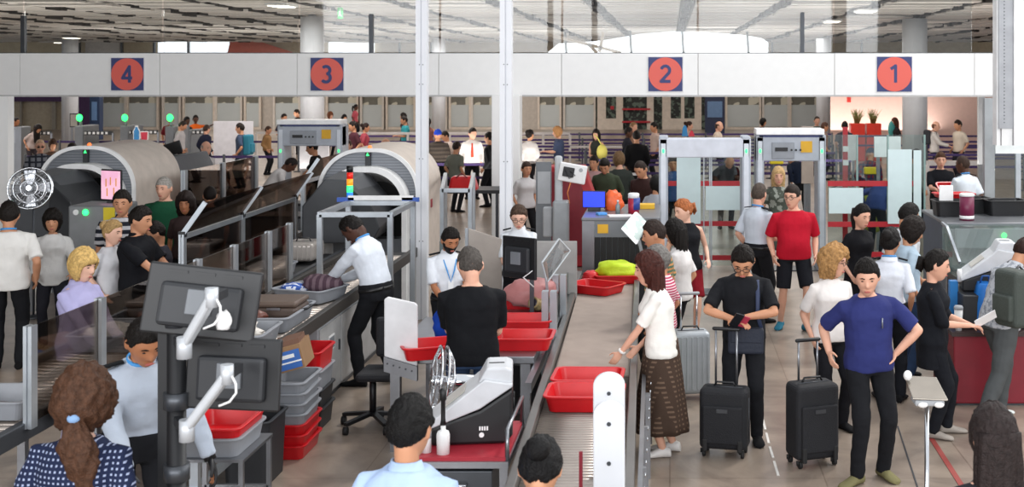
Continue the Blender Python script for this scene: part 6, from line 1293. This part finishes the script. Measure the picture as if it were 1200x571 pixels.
person(194, 207, 1.78, 8, 'person in dark green polo with grey hair right of the striped polo', '#1c5138', 'polo', 'trousers', '#3a3b44', 'short', '#9a958e', 'l', s=None, wide=1.16, belly=.07, hy=-15)
person(187, 258, 1.55, 300, 'person in dark grey t-shirt with hand at the mouth', '#34343d', 'tee', hair='short', hairc='#1a1411', sk='m', s=None, L=(-.02, .2, 1.44), hpitch=16)
person(218, 229, 1.62, 10, 'person with curly dark hair smiling behind the green polo', '#3a2d2c', 'tee', hair='curly', hairc='#1f1512', sk='t', fem=1, s=92, ln=.16)
person(47, 163, 1.76, 30, 'person in plaid shirt and sunglasses beyond the chrome fan', '#7d8088', 'shirt', hair='buzz', hairc='#b99a80', sk='l', s=None, pat='check', pc2='#2c303b', pk=55, extras=('sunglasses',), wide=1.1)
# left foreground
person(95, 423, 1.72, 178, 'person with curly brown ponytail and dotted navy blouse in the left foreground', '#1d2540', 'dress', 'trousers', '#1d2540', 'curlypony', '#4b3224', 'p', 1, s=246, pat='dots', pc2='#9aa4c0', pk=260, ln=.34, hy=10, wide=1.2, extras=('headband',), sleeve=1.3, group='travellers and staff in the hall')
person(161, 380, 1.80, 30, 'person in light grey uniform shirt bending down behind the foreground monitors', '#aab3c0', 'officer_long', hair='short', hairc='#15110f', sk='t', s=196, lean=20, hpitch=14, hy=12, L=(.40, .20, .72), R=(.1, .38, .86), extras=('epaulettes', 'collar_band', 'gloves'), wide=1.05)
person(477, 471, 1.72, 165, 'person with short black hair and pale blue collar in the bottom foreground', '#a9bfe0', 'polo', hair='short', hairc='#0f0e0e', sk='m', s=266, hpitch=4, wide=1.05)
person(631, 502, 1.62, 178, 'person with black hair in a bun at the bottom edge beside the conveyor', '#2c2c32', 'tee', hair='bun', hairc='#0e0d0e', sk='m', fem=1, s=272, loc=((631-CX)/272, F/272, -.04), hpitch=30)
# middle distance, lane 3 and 4
def seated(px, top, s, yaw, label, **k):
    return person(px, top, 1.75, yaw, label, s=s, sit=HC-(top-CY)/s-.84, **k)
seated(240, 164, 58, 60, 'seated person in white uniform shirt with bald head before the white panel', topc='#d7d5d8', style='officer', hair='fringe', hairc='#8a8480', sk='l', extras=('epaulettes', 'collar_band'))
seated(272, 196, 66, 290, 'seated person in white uniform shirt with dark hair below the glass fence', topc='#cfccc9', style='officer', hair='short', hairc='#1a1412', sk='t', extras=('epaulettes',), lean=10, L=(.1, .4, .9))
seated(246, 217, 76, 200, 'seated person with dark hair seen from behind, nearest below the glass fence', topc='#3c3534', style='tee', hair='short', hairc='#17110f', sk='m')
person(314, 162, 1.72, 110, 'person in white uniform shirt leaning forward left of the left gate', '#cfcac8', 'officer', hair='buzz', hairc='#1a1310', sk='d', s=63, lean=38, hpitch=10, L=(.1, .5, .9), R=(.1, .5, .9))
seated(373, 163, 57, 285, 'seated person in black t-shirt framed by the left gate', topc='#141418', style='tee', hair='short', hairc='#14100f', sk='m', lean=8, L=(.1, .42, .9))
person(283, 142, 1.78, 268, 'person in grey-blue t-shirt with teal backpack before the white panel', '#39465c', 'tee', 'trousers', '#26303c', 'short', '#1f1713', 'm', s=43, extras=())
person(211, 137, 1.76, 100, 'person in pale grey t-shirt at the automatic gates', '#a9a5a6', 'tee', hair='buzz', hairc='#2a211c', sk='m', s=40, hpitch=30)
person(200, 129, 1.76, 20, 'person in dark red top behind the pale grey t-shirt', '#6d1f26', 'tee', hair='short', hairc='#2a1e19', sk='t', s=36)
person(218, 134, 1.72, 60, 'person in black shirt left of the orange vest', '#191719', 'tee', hair='short', hairc='#120f0e', sk='d', s=36)
person(229, 131, 1.70, 30, 'person in orange vest pointing to the right', '#e0661f', 'tee', hair='bun', hairc='#1a1412', sk='d', fem=1, s=34.3, L=(.62, .1, 1.42))
person(241, 145, 1.62, 150, 'person in navy coat with pale collar below the orange vest', '#1e2236', 'shirt', hair='short', hairc='#3a2b24', sk='l', s=40)
person(37, 136, 1.66, 60, 'person with long dark hair bending over at the far left gates', '#b9a9a4', 'tee', 'trousers', '#3a3236', 'long', '#1b1412', 'm', 1, s=38, lean=30, ln=.4)
person(9, 126, 1.72, 20, 'person in dark top beside yellow sign at far left', '#3c2c2e', 'tee', hair='long', hairc='#1b1412', sk='d', fem=1, s=34, ln=.3)
person(17, 133, 1.70, 100, 'person with dark red jacket left of the bending long-haired person', '#4c1f24', 'shirt', hair='short', hairc='#1b1412', sk='t', s=36)
person(61, 163, 1.60, 40, 'person with brown hair just behind the plaid shirt', '#5c463a', 'tee', hair='bob', hairc='#3a2519', sk='m', fem=1, s=None)
person(83, 167, 1.60, 160, 'person whose black hair shows above the large left scanner', '#38262e', 'tee', hair='short', hairc='#17110f', sk='m', s=None)
person(332, 133, 1.72, 60, 'person with dark hair left of the thick round column', '#3a3440', 'tee', hair='short', hairc='#1d1512', sk='m', s=None)
person(349, 128, 1.74, 300, 'person in black with short hair touching the thick round column', '#1b1a1e', 'tee', hair='short', hairc='#211814', sk='m', s=None)
person(313, 146, 1.5, 90, 'person in tan jacket low behind the white rail', '#8a6844', 'shirt', hair='short', hairc='#3a251a', sk='m', s=38)
person(386, 131, 1.68, 60, 'person with ginger hair right of the thick round column', '#7a3a2c', 'tee', hair='bob', hairc='#6a3c24', sk='l', fem=1, s=None)
person(403, 134, 1.62, 40, 'person with black hair and yellow top behind the left gate', '#c9a052', 'tee', hair='long', hairc='#130f0e', sk='m', fem=1, s=None, ln=.2)
person(415, 142, 1.76, 300, 'person in dark maroon t-shirt behind the round scanner', '#4b2730', 'tee', hair='short', hairc='#1d1513', sk='m', s=None)
person(427, 144, 1.68, 110, 'person in faded red top with bun facing the long rail', '#a04450', 'tee', hair='bun', hairc='#2a1b18', sk='m', fem=1, s=None)
person(408, 163, 1.72, 350, 'person with glasses peeking over the top of the scanner', '#6a5046', 'tee', hair='buzz', hairc='#4a342a', sk='l', s=None)
person(454, 162, 1.66, 280, 'person with bald head behind the scanner top', '#5c5048', 'tee', hair='fringe', hairc='#a09a94', sk='l', s=None)
person(416, 121, 1.66, 90, 'person in pink top walking far behind between red shelves', '#b0505a', 'tee', hair='pony', hairc='#1a1412', sk='d', fem=1, s=25)
person(475, 136, 1.72, 290, 'person in teal t-shirt at the long white rail', '#2f8a92', 'tee', hair='short', hairc='#211815', sk='m', s=None, L=(.2, .3, 1.1))
person(474, 131, 1.68, 270, 'person with long dark hair behind the teal t-shirt', '#3a2a2c', 'tee', hair='long', hairc='#1a1210', sk='m', fem=1, s=32, ln=.3)
person(502, 138, 1.70, 200, 'person with dark ponytail right of the first white post', '#8a5a52', 'tank', hair='pony', hairc='#17110f', sk='m', fem=1, s=None, ln=.4)
person(513, 152, 1.70, 190, 'person with bright blue cap behind the scanner side', '#4c443e', 'shirt', hair='cap', hairc='#1f3fae', sk='m', s=None, pat='stripe', pc2='#38322e', pk=60, wide=1.2)
person(528, 153, 1.62, 300, 'person in pale top bending behind the striped shirt', '#c9b9b0', 'tee', hair='short', hairc='#1d1512', sk='m', s=44, lean=12)
person(534, 170, 1.6, 150, 'person in grey vest behind the red bag', '#6c6f66', 'tee', hair='short', hairc='#2a1e19', sk='m', s=52)
person(553, 147, 1.78, 12, 'person in white shirt with red tie standing behind the red bag', '#dedad8', 'shirt', hair='short', hairc='#1b1411', sk='l', s=47, extras=('tie',), hy=25)
person(575, 152, 1.76, 250, 'person dressed in black cut by the white post', '#121215', 'shirt', hair='short', hairc='#14100e', sk='m', s=50)
person(620, 147, 1.70, 200, 'person in white top with black scarf walking away behind white post', '#c9c4c2', 'shirt', 'trousers', '#2c2a2e', 'bun', '#1b1412', 'm', 1, s=46, hy=-50)
person(616, 172, 1.60, 30, 'person in pale blouse and dark skirt by the wide white post', '#c9c6c6', 'tee', 'trousers', '#18181b', 'short', '#3a2a22', 'm', 1, s=67)
person(655, 141, 1.74, 268, 'person in slate t-shirt with ginger hair reading a phone', '#3c4660', 'tee', 'shorts', '#8a6a4c', 'bob', '#a87a4e', 'l', s=45, L=(.1, .35, 1.1), R=(.1, .35, 1.1))
person(699, 150, 1.68, 350, 'person in dark olive top with yellow shoulder bag', '#2f332e', 'tank', 'trousers', '#2f332e', 'long', '#17110f', 'l', 1, s=45, ln=.2, R=(.1, .3, 1.05))
seated(711, 180, 67, 350, 'seated person in olive jacket behind the blue screen', topc='#3c4434', style='shirt', hair='short', hairc='#17120f', sk='m', lean=10, hpitch=25)
seated(726, 177, 63, 200, 'seated person in dark grey top right of the olive jacket', topc='#2f332f', style='tee', hair='bob', hairc='#6a5138', sk='l')
seated(697, 181, 58, 340, 'seated person in pale pink top left of the olive jacket', topc='#b08a8a', style='tee', hair='short', hairc='#1d1512', sk='m')
person(735, 149, 1.70, 90, 'person with dark curly hair behind the black suit', '#20202a', 'shirt', hair='short', hairc='#17110f', sk='d', fem=1, s=44)
person(741, 146, 1.74, 60, 'person with light brown hair nearly hidden by the black suit', '#8a6a58', 'tee', hair='buzz', hairc='#8a6a4c', sk='l', s=41)
person(746, 150, 1.76, 185, 'person in black suit seen from behind right of the queue tapes', '#0f0f12', 'shirt', hair='short', hairc='#14100e', sk='m', s=49, wide=1.12)
person(768, 143, 1.74, 290, 'person in beige shirt facing the black suit', '#c0aaa0', 'tee', hair='short', hairc='#17120f', sk='m', s=None)
seated(757, 183, 74, 330, 'seated person in dark maroon t-shirt by the plain gate', topc='#35211f', style='tee', hair='buzz', hairc='#2c211c', sk='m', lean=10, hpitch=22)
person(768, 203, 1.58, 150, 'person with black hair and grey top left of the plain gate post', '#a3a5ac', 'tee', hair='bob', hairc='#100d0d', sk='m', fem=1, s=77)
person(789, 189, 1.62, 0, 'person seen through the glass of the plain gate', '#3f5a86', 'shirt', hair='short', hairc='#1d1512', sk='m', s=64)
person(806, 142, 1.68, 90, 'person with brown hair behind the cut-out sign', '#b9a094', 'tee', hair='bun', hairc='#3a241b', sk='l', fem=1, s=None)
person(841, 142, 1.76, 80, 'person in cream shirt with bald head above the plain gate', '#c9b9a9', 'shirt', hair='fringe', hairc='#3a2a22', sk='l', s=None)
person(893, 139, 1.60, 70, 'person with black hair above the metal detector', '#3a3032', 'tee', hair='bob', hairc='#120f0e', sk='m', fem=1, s=34.6)
person(850, 176, 1.66, 10, 'person in black behind the plain gate glass', '#121214', 'shirt', hair='none', sk='m', s=58, lean=40, z0=0)
person(940, 176, 1.66, 200, 'person in dark clothes bending seen through the metal detector', '#1c2436', 'shirt', hair='short', hairc='#17110f', sk='m', s=56, lean=50)
person(957, 136, 1.76, 10, 'person in grey t-shirt with glasses at the grey column', '#5c645e', 'tee', hair='buzz', hairc='#2a201b', sk='l', s=None)
person(965, 143, 1.70, 100, 'person with brown hair before the grey column', '#8a7468', 'tee', hair='short', hairc='#4a3024', sk='m', s=None)
person(990, 142, 1.72, 170, 'person with black hair left of the orange planters', '#3a3a44', 'tee', hair='short', hairc='#120f0e', sk='m', s=None)
person(1018, 170, 1.66, 160, 'person in red and navy plaid shirt behind the glass partition', '#7a2632', 'shirt', hair='cap', hairc='#27304f', sk='m', s=58, pat='check', pc2='#26304f', pk=70, lean=20)
person(1026, 235, 1.7, 150, 'person in blue jacket seen dimly through the glass partition', '#2a3a6a', 'shirt', hair='none', sk='m', s=70, lean=62)
person(1050, 135, 1.68, 280, 'person in black top with teal bag before the big column', '#2c2628', 'tee', 'trousers', '#3c3c44', 'long', '#5a3424', 'l', 1, s=36, ln=.3, wide=1.05)
person(1095, 138, 1.76, 75, 'person in pale shirt with dark backpack facing right by pink wall', '#cfc9c4', 'shirt', 'trousers', '#2a2c3c', 'fringe', '#6a4a3a', 'l', s=41, L=(.1, .4, 1.05), R=(.1, .4, 1.05))
person(1124, 139, 1.80, 300, 'person in beige shirt with dark strap facing left by pink wall', '#cfc2b2', 'polo', 'trousers', '#2c2c34', 'short', '#241a15', 'm', s=41, hy=-10, feet=((.14, .1), (.14, -.1)))
person(1102, 171, 1.76, 355, 'person in black t-shirt holding a red tray behind the right scanner', '#14151a', 'tee', hair='short', hairc='#4a3020', sk='l', s=66.5, L=(.12, .42, 1.12), R=(.12, .42, 1.12))
person(1131, 175, 1.78, 205, 'person in white uniform shirt with shaved dark head by the right scanner', '#dce3ec', 'officer', hair='buzz', hairc='#3a2a22', sk='d', s=71, extras=('epaulettes', 'collar_band'), hy=30, L=(.05, .4, 1.1))
person(1072, 178, 1.66, 120, 'person in grey jacket seen behind the frosted board', '#8a8d88', 'shirt', hair='short', hairc='#2a201b', sk='m', s=60)
finish_people()
# ------------------------------------------------------------------ things people wear or hold
def hold(name, label, cat, c, build, group=None):
    r = thing(name, label, cat, c, 0, group); build(r, Vector(c)); return r
# passport and phone of the person in black, shoulder bag
c = (blackman['hand'][1]+blackman['hand'][-1])/2+Vector((0, -.1, -.0))
g = MB(); T = Matrix.Translation(c) @ Matrix.Rotation(-.9, 4, 'X') @ rotz(.4); g.box((0.03, .02, .02), (.09, .13, .006), 0, T); tag(g.build('passport', mat('passport_red', '#b3344f', .5)), 'burgundy passport with boarding paper in hands of the person in black', 'passport')
g = MB(); g.box((-.03, 0, .0), (.075, .15, .009), 0, T); tag(g.build('phone', mat('phone_dark', '#1c1d22', .2)), 'dark phone held by the person in black t-shirt', 'phone')
k = blackman['k']; c = blackman['sp'](-.02, (.03, -.19, 0)); r = thing('shoulder_bag', 'dark blue shoulder bag on the person in black t-shirt', 'bag', c)
nb = mat('bag_navy', '#1b2130', .7, bump=.2); g = MB(); g.box(c, (.30, .09, .22), -.1); g.build('body', nb, r, bevel=.025, seg=3); g = MB(); g.box(c+Vector((0, -.045, .05)), (.26, .015, .12), -.1); g.build('flap', nb, r, bevel=.006)
g = MB(); sp0 = blackman['sp']; g.tube([c+Vector((.13, .0, .09)), sp0(.2, (.13, -.165, 0)), sp0(.36, (.13, -.15, 0)), sp0(.475, (.12, -.06, 0)), sp0(.47, (.12, .06, 0))], .018, 8, flat=.35); g.build('strap', mat('strap_blue', '#27324f', .7), r)
# paper of the person in black
c = paperw['hand'][-1]+Vector((.13, -.02, .06)); T = Matrix.Translation(c) @ Matrix.Rotation(-.5, 4, 'Y') @ Matrix.Rotation(-.7, 4, 'X')
g = MB(); g.box((0, 0, 0), (.2, .15, .003), 0, T); tag(g.build('paper_sheet', mat('paper_lit', '#f2f3f6', .6)), 'white paper sheet in the hand of the person in black dress', 'paper')
# backpacks
def backpack(px, s, z, w_, h_, rz, label, m, off=(0, 0)):
    X, Y = (px-CX)/s, F/s; r = thing('backpack', label, 'backpack', (X, Y, z), rz)
    g = MB(); g.box((0, 0, 0), (w_, .2, h_)); g.build('body', m, r, world=False, bevel=.05, seg=4); g = MB(); g.box((0, -.11, -h_*.15), (w_*.75, .07, h_*.45)); g.build('pocket', m, r, world=False, bevel=.02, seg=3)
    g = MB(); g.tube([(-w_*.3, .09, h_*.4), (-w_*.32, .16, h_*.5), (-w_*.32, .26, h_*.35), (-w_*.3, .28, 0), (-w_*.3, .1, -h_*.4)], .018, 8, flat=.5); g.tube([(w_*.3, .09, h_*.4), (w_*.32, .16, h_*.5), (w_*.32, .26, h_*.35), (w_*.3, .28, 0), (w_*.3, .1, -h_*.4)], .018, 8, flat=.5); g.build('straps', dgrey, r, world=False)
    return r
backpack(291, 43, 1.18, .34, .56, math.radians(88), 'teal hiking backpack on the person before the white panel', mat('pack_teal', '#1c6f86', .7, bump=.3))
backpack(1086.5, 41, 1.30, .26, .42, math.radians(-105), 'dark backpack on the person in pale shirt by pink wall', mat('pack_dark', '#23242c', .7))
backpack(1187, 134, 1.18, .3, .5, math.radians(-62), 'olive grey backpack on the person stepping at the right edge', mat('pack_olive', '#3c433e', .7, bump=.3))
r = thing('shoulder_bag', 'yellow bag on the hip of the person in dark olive top', 'bag', ps(705, 45.5, 1.1)); q = ps(705.5, 45.5, 1.1); g = MB(); g.ell(q, (.14, .1, .2), 14); g.build('bag', mat('bag_yellow', '#d2c860', .6), r); g = MB(); g.tube([q+Vector((0, 0, .15)), q+Vector((-.1, -.05, .35)), q+Vector((-.2, 0, .45))], .015, 6); g.build('strap', mat('bag_yellow', '#d2c860', .6), r)
q = ps(1045, 36, 1.3); r = thing('shoulder_bag', 'teal bag at the back of the person before the big column', 'bag', q); g = MB(); g.ell(q, (.12, .12, .28), 14); g.build('bag', mat('bag_teal', '#3f9a96', .6), r); g = MB(); g.tube([q+Vector((0, 0, .2)), q+Vector((.1, -.12, .35)), q+Vector((.2, -.05, .2))], .012, 6); g.build('strap', dgrey, r)
q = ps(1108, 68, 1.13); tray((q.x, q.y-.52, 1.13), .15, red, 'red tray held by the person in black t-shirt at right', .5, .36, .09, tilt=.5)
# shoes' bright side stripe of the stepping traveller, dark hair scrunchie etc. stay with their owners
for o in [o for o in C.objects if o.type == 'FONT']:
    pass
bpy.context.view_layer.update(); dg = bpy.context.evaluated_depsgraph_get()
for o in [o for o in list(C.objects) if o.type == 'FONT']:
    me = bpy.data.meshes.new_from_object(o.evaluated_get(dg)); n = bpy.data.objects.new('numeral', me); C.objects.link(n); n.location = o.location; n.rotation_euler = o.rotation_euler; n.parent = o.parent; n.scale = (.86, 1, 1); bpy.data.objects.remove(o)
for i, o in enumerate([o for o in C.objects if o.name.startswith('person') and o.get('category') == 'person']):
    if 'group' in o: del o['group']
